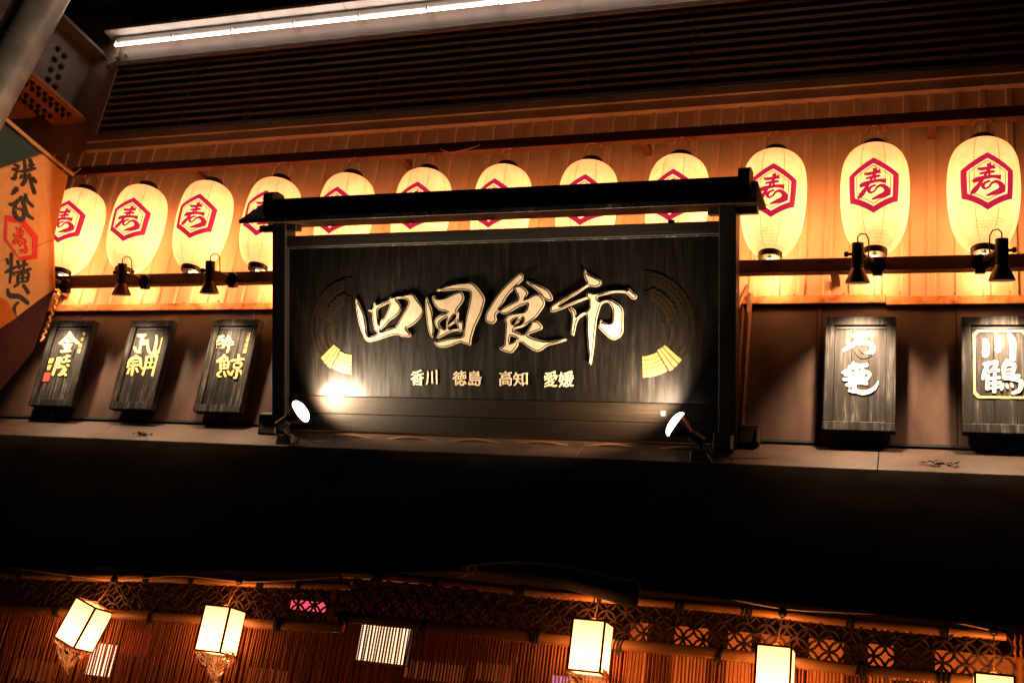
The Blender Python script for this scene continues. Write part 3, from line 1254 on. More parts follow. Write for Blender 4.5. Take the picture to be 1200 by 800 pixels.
def draw3(t, F, w, h):
    uv = px_to_plaque(F, w, h, PC3)
    g_ = M['plaque_gold']
    stroke_char(t, F, uv, [[(245, 180, 14), (300, 172, 18)], [(262, 178, 12), (250, 215, 16)], [(285, 178, 12), (285, 215, 14)], [(238, 205, 16), (230, 255, 20), (245, 272, 18), (290, 262, 20), (298, 205, 18), (240, 205, 12)],
                           [(245, 235, 10), (292, 230, 10)], [(312, 195, 12), (345, 188, 16), (350, 215, 18), (372, 220, 14)], [(335, 168, 14), (325, 205, 16), (308, 225, 12)], [(302, 245, 14), (372, 238, 16)], [(340, 222, 16), (335, 260, 18), (322, 300, 16)]], M['plaque_gold'], 1)
    stroke_char(t, F, uv, [[(300, 318, 18), (275, 345, 22), (240, 370, 22)], [(285, 340, 14), (320, 340, 18), (305, 365, 14)], [(268, 370, 14), (262, 425, 18)], [(268, 370, 14), (325, 365, 18), (318, 425, 18)], [(265, 398, 14), (320, 394, 14)],
                           [(262, 425, 14), (318, 420, 14)], [(293, 370, 12), (290, 422, 12)], [(270, 440, 16), (240, 470, 22), (262, 490, 18)], [(290, 445, 14), (300, 485, 18)], [(318, 440, 14), (335, 470, 18)], [(408, 318, 20), (412, 345, 24)],
                           [(350, 365, 18), (400, 358, 20), (450, 352, 20)], [(375, 385, 14), (368, 420, 18)], [(375, 385, 14), (428, 380, 18), (420, 415, 16)], [(368, 420, 14), (422, 414, 14)], [(398, 420, 18), (385, 490, 22), (365, 495, 12)],
                           [(365, 440, 16), (345, 475, 20)], [(415, 435, 16), (435, 475, 26)]], g_, 1)
    for i, ch in enumerate('土佐銘醸'):
        y0 = 140 + i * 43
        x0 = 483 - i * 13
        box_glyph(t, F, uv, ch, (x0, y0, x0 + 32, y0 + 38), M['gold_yellow'], 'small_character', .02)


def draw4(t, F, w, h):
    uv = px_to_plaque(F, w, h, PC4)
    s = w / 440
    g_ = M['plaque_white']
    stroke_char(t, F, uv, [[(238, 168, 22), (290, 152, 34), (345, 158, 30)], [(300, 160, 26), (262, 205, 30), (180, 258, 20)], [(205, 200, 14), (222, 240, 22)],
                           [(268, 205, 30), (262, 255, 36), (300, 290, 38), (352, 270, 38), (360, 228, 34), (318, 208, 26), (272, 218, 22)]], g_, s)
    stroke_char(t, F, uv, [[(245, 330, 18), (225, 372, 24), (172, 396, 16)], [(215, 360, 22), (330, 348, 26)], [(190, 408, 22), (330, 392, 26), (340, 420, 20)], [(180, 438, 20), (270, 428, 24), (335, 430, 22)],
                           [(200, 470, 22), (270, 456, 24), (330, 458, 24)], [(228, 400, 24), (220, 480, 26)], [(265, 345, 30), (262, 420, 32), (250, 490, 30), (290, 515, 30), (345, 508, 30), (385, 478, 20), (398, 448, 8)],
                           [(300, 370, 22), (300, 450, 24)], [(215, 505, 16), (255, 512, 24)]], g_, s)


def draw5(t, F, w, h):
    uv = px_to_plaque(F, w, h, PC5)
    s = w / 512
    g_ = M['plaque_white']
    stroke_char(t, F, uv, [[(228, 190, 26), (238, 230, 42), (232, 282, 46), (220, 292, 20)], [(298, 190, 28), (312, 225, 40), (305, 262, 40)], [(372, 160, 30), (392, 200, 44), (392, 260, 40), (388, 320, 36)]], g_, s)
    stroke_char(t, F, uv, [[(222, 345, 24), (300, 330, 26)], [(255, 330, 20), (225, 395, 26), (215, 435, 20)], [(300, 345, 18), (265, 390, 22)], [(250, 390, 18), (310, 380, 22)], [(245, 410, 24), (240, 500, 26)], [(285, 400, 20), (280, 515, 26)],
                           [(240, 435, 16), (315, 425, 18)], [(240, 465, 16), (318, 455, 18)], [(235, 495, 18), (320, 480, 18)], [(360, 318, 22), (340, 350, 24)], [(335, 355, 22), (338, 430, 22)], [(335, 355, 18), (395, 345, 26), (390, 400, 20)],
                           [(338, 380, 14), (392, 374, 14)], [(338, 405, 14), (395, 398, 14)], [(338, 430, 18), (425, 415, 26)], [(338, 432, 18), (400, 440, 18), (435, 450, 28), (425, 500, 28), (385, 522, 22)],
                           [(330, 465, 18), (322, 500, 20)], [(352, 465, 14), (358, 490, 16)], [(378, 462, 14), (386, 482, 16)]], g_, 1)
    mb = MB()
    def ringpts(d):
        c_ = 26
        x0, y0, x1, y1 = 160 + d, 130 + d, 484 - d, 552 - d
        return [uv(a, b_) for a, b_ in ((x0 + c_, y0), (x1 - c_, y0), (x1, y0 + c_), (x1, y1 - c_), (x1 - c_, y1), (x0 + c_, y1), (x0, y1 - c_), (x0, y0 + c_))]
    o_, i_ = ringpts(0), ringpts(13)
    if area2(o_) < 0:
        o_ = o_[::-1]
    if area2(i_) > 0:
        i_ = i_[::-1]
    mb.prism([o_, i_], F, W0, W1)
    mb.build('gold_border', M['plaque_gold'], t)


plaque(-.062, .270, -.114, .462, 'leftmost plaque, gold characters with a small red seal at lower left', draw1)
plaque(.563, .875, -.121, .460, 'plaque with four gold characters in two columns, second from left', draw2)
plaque(1.176, 1.497, -.123, .464, 'third plaque, gold characters with a small text column at upper right, beside signboard', draw3)
plaque(4.762, 5.092, -.124, .459, 'plaque under glaring spotlight with two pale blown out characters', draw4)
plaque(5.381, 5.755, -.118, .457, 'plaque at right edge with pale characters inside a yellow cut-corner border', draw5)

# ------------------------------------------------------------------ the signboard
TH = math.asin(.39)
UP = (0, -math.sin(TH), math.cos(TH))
NO = (0, -math.cos(TH), -math.sin(TH))
SO = (0.0, -.06, -.209)
SF = frame(SO, (1, 0, 0), UP, NO)
sign = thing('shop_signboard', 'big black roofed signboard with four gold brush characters', 'signboard', (3.06, -.06, -.21))


def sign_uv(x, y):
    """photo pixel -> (X, v) on the sign face"""
    d = CR.T @ np.array([(x - 600) / FPX, (y - 400) / FPX, 1.0])
    n_ = np.array(NO)
    o_ = np.array(SO)
    t = ((o_ - CAM) @ n_) / (d @ n_)
    P = CAM + d * t - o_
    return P[0], P @ np.array(UP)


def sbox(name, lo_, hi_, mat, bev=.004):
    p = MB()
    p.fbox(SF, lo_, hi_)
    return bevel(p.build(name, mat, sign), bev)


sbox('post', (1.757, -.02, -.07), (1.842, 1.165, .045), M['blackwood'])
sbox('post', (4.278, -.02, -.07), (4.362, 1.165, .045), M['blackwood'])
sbox('top_rail', (1.843, 1.030, -.05), (4.277, 1.093, .025), M['blackwood'])
for k in range(3):
    z0, z1 = .197 + k * .278, .197 + (k + 1) * .278
    p = MB()
    p.fbox(SF, (1.8435, z0, -.03), (4.2765, z1 - .0004, .000))
    p.build('face_board', M['signboard'], sign)
sbox('bottom_plank', (1.8435, .098, -.03), (4.2765, .194, .006), M['plank'], .003)
sbox('bottom_plank', (1.8435, .002, -.03), (4.2765, .0955, .004), M['plank'], .003)
sbox('face_trim', (1.8435, 1.022, .0005), (4.2765, 1.0295, .009), M['plaque'], .002)
sbox('foot_block', (1.66, -.03, -.05), (1.756, .085, .03), M['black_metal'])
# roof: two sloping boards, ridge bar, end blocks
RX0, RX1 = 1.600, 4.478
for sgn in (1, -1):
    w_e = .135 if sgn > 0 else -.17
    p = MB()
    a = (-.012, 1.262)
    e_ = (w_e, 1.160)
    F = SF
    th = .024
    c4 = [(a[0], a[1]), (e_[0], e_[1]), (e_[0], e_[1] + th), (a[0], a[1] + th)]
    ins0, ins1 = (.0, .05)
    p.hexa([F(RX0 + .05, c4[0][1], c4[0][0]), F(RX1 - .02, c4[0][1], c4[0][0]), F(RX1, c4[1][1], c4[1][0]), F(RX0, c4[1][1], c4[1][0]),
            F(RX0 + .05, c4[3][1], c4[3][0]), F(RX1 - .02, c4[3][1], c4[3][0]), F(RX1, c4[2][1], c4[2][0]), F(RX0, c4[2][1], c4[2][0])])
    bevel(p.build('roof_board', M['blackwood'], sign), .003)
sbox('eave_strip', (RX0 + .004, 1.1605, .1355), (RX1 - .004, 1.1845, .147), M['plaque'], .002)
sbox('ridge_bar', (1.74, 1.255, -.055), (4.40, 1.306, .04), M['blackwood'], .012)
for x0 in (1.715, 4.375):
    p = MB()
    pts = [(-.075, 1.215), (.075, 1.215), (.075, 1.31), (.06, 1.338), (0, 1.351), (-.06, 1.338), (-.075, 1.31)]
    p.prism([pts], frame(SF(x0, 0, 0), NO, UP, (1, 0, 0)), 0, .055)
    bevel(p.build('ridge_end', M['blackwood'], sign), .006)
for x0, x1 in ((1.66, 1.90), (4.22, 4.46)):
    sbox('cross_arm', (x0, 1.122, -.04), (x1, 1.159, .03), M['blackwood'])
# steel braces to the wall behind
for xb in (1.80, 4.325):
    p = MB()
    p.tube([SF(xb, .62, -.071), (xb + .03, -.03, .66)], .014, 6)
    p.tube([(xb + .05, -.03, .62), (xb + .05, -.03, -.15)], .014, 6)
    p.build('brace', M['rail'], sign)
p = MB()
p.box((4.318, -.11, -.16), (4.352, -.03, .52))
p.build('back_plate', M['rail'], sign)
# small socket in the bottom plank
p = MB()
p.fbox(SF, (3.985, .130, .006), (4.012, .158, .0085))
so = p.build('cable_socket', M['groove'], sign)
p = MB()
p.lathe([(.007, 0), (.006, .004)], 10, frame(SF(3.998, .143, .0085), (1, 0, 0), UP, NO))
p.build('socket_pin', M['white_metal'], so)
p = MB()
p.fbox(SF, (4.02, 1.093, -.01), (4.05, 1.108, .01))
p.build('rail_peg', M['blackwood'], sign)

# the four carved characters, traced stroke outlines (enlarged photo units)
CH = {}
CH['a'] = (410, 330, 8.889, [
    ([(68, 178), (110, 240), (150, 330), (172, 430), (182, 535), (215, 568), (290, 538), (262, 500), (243, 400), (236, 325), (195, 303), (238, 275), (252, 245), (265, 203), (290, 232), (405, 182), (430, 158), (515, 155), (590, 128), (660, 130), (720, 205), (775, 290), (745, 365), (690, 425), (625, 472), (592, 487), (635, 545), (630, 575), (585, 572), (540, 570), (515, 552), (430, 562), (300, 605), (205, 625), (165, 600), (120, 500), (85, 360), (65, 220)],
     [[(298, 290), (345, 255), (415, 222), (410, 270), (370, 365), (330, 400), (312, 440), (302, 400)],
      [(490, 185), (560, 175), (615, 205), (600, 270), (540, 370), (490, 460), (440, 480), (340, 515), (330, 505), (375, 460), (420, 405), (480, 365), (530, 310), (540, 260), (515, 215)]])])
CH['b'] = (490, 320, 8.889, [
    ([(90, 250), (120, 310), (150, 400), (165, 500), (170, 580), (160, 665), (135, 655), (110, 590), (92, 480), (80, 350)], []),
    ([(195, 180), (300, 130), (400, 108), (470, 98), (560, 98), (630, 160), (692, 255), (690, 310), (655, 430), (600, 540), (585, 580), (555, 690), (550, 745), (525, 745), (475, 730), (440, 720), (350, 755), (270, 775), (210, 765), (170, 725), (195, 712), (280, 690), (370, 670), (470, 655), (480, 600), (500, 480), (530, 350), (553, 205), (480, 180), (400, 175), (240, 187)], []),
    ([(150, 250), (180, 235), (200, 262), (280, 255), (370, 215), (440, 190), (470, 215), (482, 265), (460, 310), (405, 390), (425, 410), (425, 490), (470, 505), (480, 560), (470, 600), (440, 610), (410, 600), (330, 620), (215, 680), (205, 650), (225, 595), (190, 560), (172, 510), (190, 465), (240, 430), (310, 405), (225, 385), (185, 345), (160, 300)],
     [[(225, 515), (300, 460), (300, 510), (290, 575), (245, 560)], [(335, 505), (375, 440), (410, 435), (380, 490), (335, 525)], [(330, 570), (370, 530), (405, 525), (415, 570), (395, 580)]])])
CH['c'] = (565, 315, 8.0, [
    ([(358, 40), (392, 72), (372, 115), (300, 185), (240, 250), (200, 320), (165, 375), (175, 405), (145, 410), (130, 440), (135, 480), (100, 515), (45, 495), (32, 460), (45, 410), (110, 300), (160, 230), (230, 150), (300, 85)], []),
    ([(305, 172), (350, 155), (400, 180), (435, 228), (408, 280), (512, 235), (560, 262), (588, 312), (568, 370), (490, 468), (405, 530), (382, 545), (300, 570), (330, 590), (400, 605), (455, 530), (470, 492), (520, 488), (560, 530), (560, 565), (500, 590), (430, 620), (520, 660), (620, 675), (770, 655), (790, 670), (720, 695), (620, 720), (560, 760), (520, 775), (450, 745), (350, 675), (335, 720), (290, 780), (250, 785), (180, 760), (168, 735), (210, 710), (220, 600), (225, 510), (212, 480), (250, 430), (330, 408), (405, 395), (430, 345), (420, 330), (340, 360), (240, 420), (190, 420), (165, 395), (180, 375), (300, 310), (335, 290), (340, 260), (318, 215)],
     [[(280, 490), (330, 465), (298, 512)], [(315, 542), (385, 460), (388, 500), (365, 530)], [(268, 630), (332, 655), (265, 692)]]),
    ([(420, 112), (480, 128), (600, 182), (645, 230), (665, 290), (625, 302), (580, 275), (540, 225), (480, 175), (425, 135)], [])])
CH['d'] = (640, 315, 6.957, [
    ([(318, 8), (345, 40), (420, 75), (452, 105), (440, 135), (400, 148), (345, 145), (270, 195), (180, 250), (130, 285), (125, 298), (240, 255), (325, 235), (330, 200), (350, 188), (400, 198), (500, 178), (600, 175), (655, 175), (675, 160), (700, 180), (740, 215), (735, 240), (705, 248), (650, 200), (560, 195), (470, 215), (418, 232), (445, 262), (520, 248), (560, 265), (625, 320), (630, 420), (625, 520), (590, 565), (545, 578), (500, 550), (440, 490), (425, 470), (434, 432), (450, 415), (465, 435), (530, 438), (545, 400), (545, 330), (515, 280), (485, 275), (450, 295), (425, 370), (412, 430), (400, 540), (390, 640), (370, 770), (360, 765), (345, 650), (333, 500), (330, 375), (270, 405), (245, 460), (230, 535), (215, 540), (200, 510), (210, 420), (205, 360), (185, 325), (205, 312), (240, 340), (260, 390), (345, 330), (352, 290), (345, 245), (260, 275), (150, 320), (60, 352), (38, 345), (38, 310), (70, 280), (200, 205), (290, 155), (335, 125), (318, 75), (308, 35)], [])])


def smooth_poly(px, ox, oy, s):
    pts = [sign_uv(ox + x / s, oy + y / s) for x, y in px]
    q = [(p_[0], p_[1]) for p_ in catmull(pts, True, 3)]
    if area2(q) < 0:
        q = q[::-1]
    return q


for key in 'abcd':
    ox, oy, s, shapes = CH[key]
    mbs = [MB(), MB(), MB()]
    for si, (outer, holes) in enumerate(shapes):
        o_ = smooth_poly(outer, ox, oy, s)
        hs = [smooth_poly(h_, ox, oy, s) for h_ in holes]
        for mb, d, w0, w1 in ((mbs[0], 0.0, .0004, .0065), (mbs[1], .0033, .0060, .0078), (mbs[2], .0096, .0070, .0100)):
            e = si * .0004
            lp = [inset(o_, d)] + [inset(h_, -d)[::-1] for h_ in hs]
            mb.prism(lp, SF, w0, w1 + e)
    rim = mbs[0].build('carved_character', M['gold_rim'], sign)
    mbs[1].build('groove', M['groove'], rim)
    mbs[2].build('gold_face', M['gold'], rim)

# prefecture names in a row
for txt, (x0, y0, x1, y1) in (('香', (481.5, 433.5, 497, 451.5)), ('川', (498.8, 434, 512.7, 451)), ('徳', (530.8, 434, 547, 451.5)), ('島', (548.5, 434, 564, 452)),
                              ('高', (585, 434.5, 600, 452)), ('知', (601.5, 435.5, 618.7, 452)), ('愛', (637.5, 435, 653.3, 453.5)), ('媛', (654.5, 435, 672.5, 453.5))):
    u0, v1 = sign_uv(x0, y0)
    u1, v0 = sign_uv(x1, y1)
    mb = MB()
    glyph_mesh(mb, txt, SF, u0, v0, u1, v1, .0003, .003, .016, .08, .05)
    mb.build('small_character', M['gold'], sign)

# rice-ear crests, mirrored on both sides
def crest(cx, cy, rx, ry, side):
    cxu, cyv = sign_uv(cx, cy)
    ru = abs(sign_uv(cx + rx, cy)[0] - cxu)
    rv = abs(sign_uv(cx, cy - ry)[1] - cyv)

    def P(r, a):
        """a in degrees, 0 = outwards, 90 = up"""
        return (cxu + side * ru * r * math.cos(math.radians(a)), cyv + rv * r * math.sin(math.radians(a)))

    def arc(mb, r0, a0, a1, w, r1=None, taper=False, n=26, w1=.002):
        r1 = r0 if r1 is None else r1
        out, inn = [], []
        for i in range(n + 1):
            t = i / n
            r = r0 + (r1 - r0) * t
            ww = w * ((1 - t) * .7 + .3 if taper else 1)
            out.append(P(r + ww / 2, a0 + (a1 - a0) * t))
            inn.append(P(r - ww / 2, a0 + (a1 - a0) * t))
        poly = out + inn[::-1]
        if area2(poly) < 0:
            poly = poly[::-1]
        mb.prism([poly], SF, .0003, w1)

    stalk, band, grain = MB(), MB(), MB()
    arc(stalk, .97, -40, 88, .055, taper=True)
    arc(stalk, .855, -38, 14, .05, .84)
    arc(stalk, .745, -38, 86, .05, .60, True)
    arc(stalk, .635, -37, 2, .05, .56)
    arc(stalk, .50, -36, 8, .085, .38, True)
    for r in (.93, .85, .77, .69, .61):
        arc(band, r + .01, -88, -60, .068, w1=.0022)
    for k in range(3):
        a0 = -58 + k * 6.2
        arc(band, .78, a0, a0 + 5.0, .44 - .015 * k, n=4, w1=.0026)
    for (rm, a0, a1, n) in ((.86, 18, 80, 9), (.58, 12, 76, 7)):
        for i in range(n):
            for jr in (-1, 0, 1):
                a = a0 + (a1 - a0) * (i + .33 * jr) / n
                r = rm + jr * .075
                c_ = np.array(P(r, a))
                tx, ty = -math.sin(math.radians(a + jr * 24)) * side, math.cos(math.radians(a + jr * 24))
                L_, W_ = rv * .066, rv * .036
                pts = []
                for kk in range(10):
                    t = 2 * math.pi * kk / 10
                    pts.append((c_[0] + tx * L_ * math.cos(t) - ty * W_ * math.sin(t), c_[1] + ty * L_ * math.cos(t) + tx * W_ * math.sin(t)))
                if area2(pts) < 0:
                    pts = pts[::-1]
                grain.prism([pts], SF, .0003, .0024 + .0002 * (jr + 1) + .00005 * i)
    root = stalk.build('rice_crest', M['gold_unlit'], sign)
    grain.build('rice_grains', M['gold_unlit'], root)
    band.build('crest_band', M['crest_gold'], root)


crest(751.5, 380, 64, 64, 1)
crest(413.5, 382, 51, 58, -1)

# ------------------------------------------------------------------ flood lamps that light the sign
def cam_dir(r, u, f):
    return CR.T @ np.array([r, -u, f])


def floodlamp(center, d, label, foot):
    t = thing('flood_lamp', label, 'lamp', foot, 'bare reflector lamps at the foot of the signboard')
    d = np.array(d) / np.linalg.norm(d)
    a = np.cross(d, (0, 0, 1))
    a /= np.linalg.norm(a)
    b_ = np.cross(a, d)
    F = frame(center, a * 1.15, b_ * 1.15, d * 1.15)
    p = MB()
    p.lathe([(.018, -.085), (.022, -.07), (.036, -.045), (.052, -.012), (.057, 0)], 28, F, cap1=False)
    p.build('reflector', M['brown_metal'], t, True)
    p = MB()
    p.lathe([(.0575, -.004), (.0585, .003), (.054, .012), (.04, .021), (.02, .026)], 28, F)
    p.build('lens', M['lens'], t, True)
    p = MB()
    p.lathe([(.021, -.135), (.026, -.13), (.026, -.078), (.02, -.074)], 20, F)
    p.build('socket', M['black_metal'], t, True)
    p = MB()
    c0 = np.array(F(0, 0, -.12))
    p.tube([c0, (c0 + np.array(foot)) / 2 + np.array([.0, 0, .01]), np.array(foot) + np.array([0, 0, .03])], .012, 10)
    p.build('arm', M['black_metal'], t, True)
    p = MB()
    fx, fy, fz = foot
    p.hexa([(fx - .05, fy - .035, fz - .036), (fx + .05, fy - .035, fz - .036), (fx + .05, fy + .035, fz + .022), (fx - .05, fy + .035, fz + .022),
            (fx - .05, fy - .035, fz + .03), (fx + .05, fy - .035, fz + .03), (fx + .05, fy + .035, fz + .032), (fx - .05, fy + .035, fz + .032)])
    bevel(p.build('base', M['black_metal'], t), .006)
    p = MB()
    q = [np.array(foot) + np.array(v) for v in ((.03, -.03, .02), (.07, -.05, -.035), (.12, -.045, -.04), (.16, -.02, -.015), (.13, .0, -.002), (.2, .01, .01), (.32, .02, .015))]
    p.tube([tuple(v) for v in catmull(q, False, 5)], .004, 6)
    p.build('lamp_cable', M['black_metal'], t, True)
    return F


LC = px_y(352, 482, -.25)
LD = cam_dir(.84, .56, -.10)
floodlamp(LC, LD, 'lit flood lamp at the lower left corner of the signboard, aimed right', (LC[0] - .10, -.16, -.31))
RC = px_y(792, 497, -.25)
RD = cam_dir(-.80, .56, .22)
floodlamp(RC, RD, 'lit flood lamp at the lower right corner of the signboard, aimed left', (RC[0] + .12, -.165, -.315))


def flood_light(c, d, energy, tgt_mix):
    d = np.array(d) / np.linalg.norm(d)
    dd = d - np.array(NO) * tgt_mix
    loc = np.array(c) + d * .045
    return spot_lamp(tuple(loc), tuple(loc + dd), energy, 150, 1.0, (1, .75, .48), .055)


flood_light(LC, cam_dir(.78, .62, -.02), 430, .34)
flood_light(RC, cam_dir(-.76, .64, .06), 470, .42)

# ballast boxes beside the lamps
def ballast(px, Y, label, fins):
    (x0, y0), (x1, y1) = px
    a, b_ = px_y(x0, y1, Y), px_y(x1, y0, Y)
    xa, xb, za, zb = a[0], b_[0], a[2], b_[2]
    t = thing('ballast_box', label, 'box', ((xa + xb) / 2, Y, za), None)
    p = MB()
    p.box((xa, Y, za), (xb, Y + .07, zb))
    bevel(p.build('case', M['black_metal'], t), .004)
    if fins:
        for k in range(4):
            z = za + (zb - za) * (.12 + .24 * k)
            p = MB()
            p.box((xa + .004, Y - .008, z), (xb - .012, Y + .001, z + .012))
            p.build('cooling_fin', M['black_metal'], t)
    p = MB()
    p.box((xb - .010, Y - .009, za - .02), (xb + .002, Y - .0005, zb + .004))
    p.build('edge_trim', M['louvre'] if fins else M['rail'], t)
    p = MB()
    p.box((xa + .005, Y + .01, za - .03), (xb - .011, Y + .06, za - .0005))
    p.build('foot', M['black_metal'], t)


ballast(((307, 508), (322, 483)), -.10, 'black ballast box left of the signboard post', False)
ballast(((836, 527), (858, 506)), -.15, 'finned dark ballast box right of the right flood lamp', True)
ballast(((866, 519), (889, 497)), -.08, 'plain black box right of the signboard post', False)

# loose cable lying along the foot of the sign
p = MB()
q = []
for i in range(40):
    x_ = 2.15 + 2.1 * i / 39
    q.append((x_, -.090 - .008 * math.sin(i * .9), -.2475 + .0065 * math.sin(i * .9)))
p.tube([tuple(v) for v in catmull(q, False, 3)], .005, 6)
tag(p.build('power_cable', M['rail'], None, True), 'thin reddish cable lying along the foot of the signboard', 'cable')

# dry leaves on the ledge
for i, (px_, py_, lab) in enumerate(((1105, 546, 'dry brown leaf clump lying on the right end of the ledge'), (166, 510, 'small dry leaf clump on the ledge below left plaques'))):
    t = MB()
    yy = -.155
    P = np.array(px_y(px_, py_, yy))
    for k in range(16):
        a = random.uniform(0, 6.28)
        c0 = P + np.array([random.gauss(0, .035), random.gauss(0, .012), .006 + random.uniform(0, .012)])
        l_ = random.uniform(.012, .028)
        dx, dz = math.cos(a) * l_, abs(math.sin(a)) * l_ * .5
        t.add([c0 + np.array([-dx, 0, -dz]), c0 + np.array([0, -.006, .004]), c0 + np.array([dx, 0, dz]), c0 + np.array([0, .008, .006])], [(0, 1, 2, 3)])
    tag(t.build('dry_leaves', M['bolt']), lab, 'leaves')

# ------------------------------------------------------------------ awning
HEM = [px_y(x, y, -.806) for x, y in ((-200, 660), (0, 665), (200, 667), (400, 666), (545, 664), (640, 675), (750, 690), (850, 702), (950, 711), (1100, 726), (1200, 734), (1400, 750))]
HX, HZ = [q[0] for q in HEM], [q[2] for q in HEM]


def hem_z(x):
    return float(np.interp(x, HX, HZ))


aw = thing('awning', 'black cloth awning sloping down over the shop entrance', 'awning', (3, -.5, -.7))
p = MB()
nx, ny = 70, 10
gid = {}
for i in range(nx + 1):
    for j in range(ny + 1):
        x_ = XL + (XR - XL) * i / nx
        t = j / ny
        y_ = -.206 - t * .60
        z_ = -.356 + (hem_z(x_) + .356) * t - .035 * math.sin(math.pi * t) + .006 * math.sin(x_ * 5.1 + t * 3) * t + .010 * math.sin(x_ * 1.7) * t
        gid[i, j] = len(p.v)
        p.v.append((x_, y_, z_))
for i in range(nx):
    for j in range(ny):
        p.face((gid[i, j], gid[i + 1, j], gid[i + 1, j + 1], gid[i, j + 1]))
cl = p.build('cloth', M['awning'], aw, True)
so_ = cl.modifiers.new('solid', 'SOLIDIFY')
so_.thickness = .004
p = MB()
p.tube([(XL + (XR - XL) * i / 60, -.815, hem_z(XL + (XR - XL) * i / 60) + .010 * math.sin((XL + (XR - XL) * i / 60) * 1.7)) for i in range(61)], .012, 8)
p.build('hem_bar', M['awning'], aw, True)
# loose flap hanging in front of the lattice
fl = MB()
topp = [(540, 664), (565, 659), (600, 657), (650, 659), (690, 668), (720, 677), (752, 678)]
botp = [(540, 667), (565, 671), (600, 676), (650, 686), (690, 697), (720, 706), (746, 714)]
nn = 5
for i in range(len(topp)):
    for j in range(nn):
        t = j / (nn - 1)
        P = px_y(topp[i][0] * (1 - t) + botp[i][0] * t, topp[i][1] * (1 - t) + botp[i][1] * t, -.87 - .02 * math.sin(math.pi * t) + .012 * math.sin(i * 1.9))
        fl.v.append(tuple(P))
for i in range(len(topp) - 1):
    for j in range(nn - 1):
        fl.face((i * nn + j, (i + 1) * nn + j, (i + 1) * nn + j + 1, i * nn + j + 1))
fo = fl.build('awning_flap', M['flap'], None, True)
sm = fo.modifiers.new('sub', 'SUBSURF')
sm.levels = sm.render_levels = 2
so_ = fo.modifiers.new('solid', 'SOLIDIFY')
so_.thickness = .005
tag(fo, 'loose dark cloth flap drooping from the awning edge over the lattice', 'cloth')
# hook ring by the flap
p = MB()
P = px_y(553, 667, -.89)
p.tube([(P[0] + .016 * math.cos(t), P[1], P[2] + .016 * math.sin(t)) for t in np.linspace(0, 5.6, 16)], .003, 6)
p.tube([(P[0] - .012, P[1], P[2] - .012), (P[0] - .035, P[1] + .01, P[2] - .03), (P[0] - .06, P[1] + .01, P[2] - .035)], .003, 6)
tag(p.build('wire_hook', M['cable'], None, True), 'small wire hook at the left end of the drooping cloth flap', 'hook')

# ------------------------------------------------------------------ bamboo lattice screens and rope curtains
def bamboo(root, a, b_, r, nodes, ties):
    a, b_ = np.array(a), np.array(b_)
    pts, rs = [], []
    n = 90
    for i in range(n + 1):
        t = i / n
        P = a + (b_ - a) * t + np.array([0, .004 * math.sin(t * 9), .004 * math.sin(t * 13)])
        near = min(abs(t - k) for k in nodes) * np.linalg.norm(b_ - a)
        pts.append(tuple(P))
        rs.append(r * (1.0 + .10 * math.exp(-(near / .012) ** 2)))
    p = MB()
    p.tube(pts, rs, 14)
    po = p.build('bamboo_pole', M['bamboo'], root, True)
    for k in ties:
        c_ = a + (b_ - a) * k
        d = (b_ - a) / np.linalg.norm(b_ - a)
        q = MB()
        wd = random.uniform(.012, .03)
        for s_ in range(3):
            cc = c_ + d * (s_ - 1) * wd * .6
            ring = [tuple(cc + np.array([0, math.cos(t) * (r + .003), math.sin(t) * (r + .003)]) + d * .006 * math.sin(t)) for t in np.linspace(0, 2 * math.pi, 15)]
            q.tube(ring, .0045, 6)
        q.tube([tuple(c_ + np.array([0, -r - .004, 0])), tuple(c_ + np.array([.01, -r - .012, -.03])), tuple(c_ + np.array([-.004, -r - .01, -.055]))], .003, 5)
        q.build('tie', M['tie'], po, True)
    return po


def screen(label, up_a, up_b, lo_a, lo_b, y, seed):
    rnd = random.Random(seed)
    root = thing('lattice_screen', label, 'screen', ((lo_a[0] + lo_b[0]) / 2, y, lo_a[1]), 'bamboo framed lattice screens under the awning')
    L = lo_b[0] - lo_a[0]
    nn_ = int(L / .42)
    bamboo(root, (up_a[0], y, up_a[1]), (up_b[0], y, up_b[1]), .0195, [(k + rnd.random() * .5) / nn_ for k in range(nn_)], [(k + .2 + rnd.random() * .5) / (nn_ + 2) for k in range(nn_ + 2)])
    bamboo(root, (lo_a[0], y, lo_a[1]), (lo_b[0], y, lo_b[1]), .0225, [(k + rnd.random() * .5) / nn_ for k in range(nn_)], [(k + .1 + rnd.random() * .7) / (nn_ + 1) for k in range(nn_ + 1)])
    # interlaced rings of cord between the poles
    p = MB()
    R_ = .0405
    st = 2 * R_
    cnt = int(L / st)
    for i in range(cnt):
        for j in range(5):
            x_ = lo_a[0] + .03 + i * st + (0 if j % 2 == 0 else st / 2)
            t = (x_ - lo_a[0]) / L
            zl = lo_a[1] + (lo_b[1] - lo_a[1]) * t
            zu = up_a[1] + (up_b[1] - up_a[1]) * t
            h = zu - zl
            z_ = zl + .012 + R_ * j
            rr = R_ * rnd.uniform(.97, 1.03)
            pts = []
            for k in range(15):
                a = 2 * math.pi * k / 14
                pts.append((x_ + rr * math.cos(a) + rnd.uniform(-.0007, .0007), y + .005 * math.sin(2 * a + (i + j) * 1.6), z_ + rr * math.sin(a)))
            if z_ + rr > zu + .02:
                pts = pts[7:]
            elif z_ - rr < zl - .02:
                pts = pts[:8]
            p.tube(pts, .0054, 5, cap=False)
    o = p.build('cord_lattice', M['net'], root, True)
    o['kind'] = 'stuff'
    return root


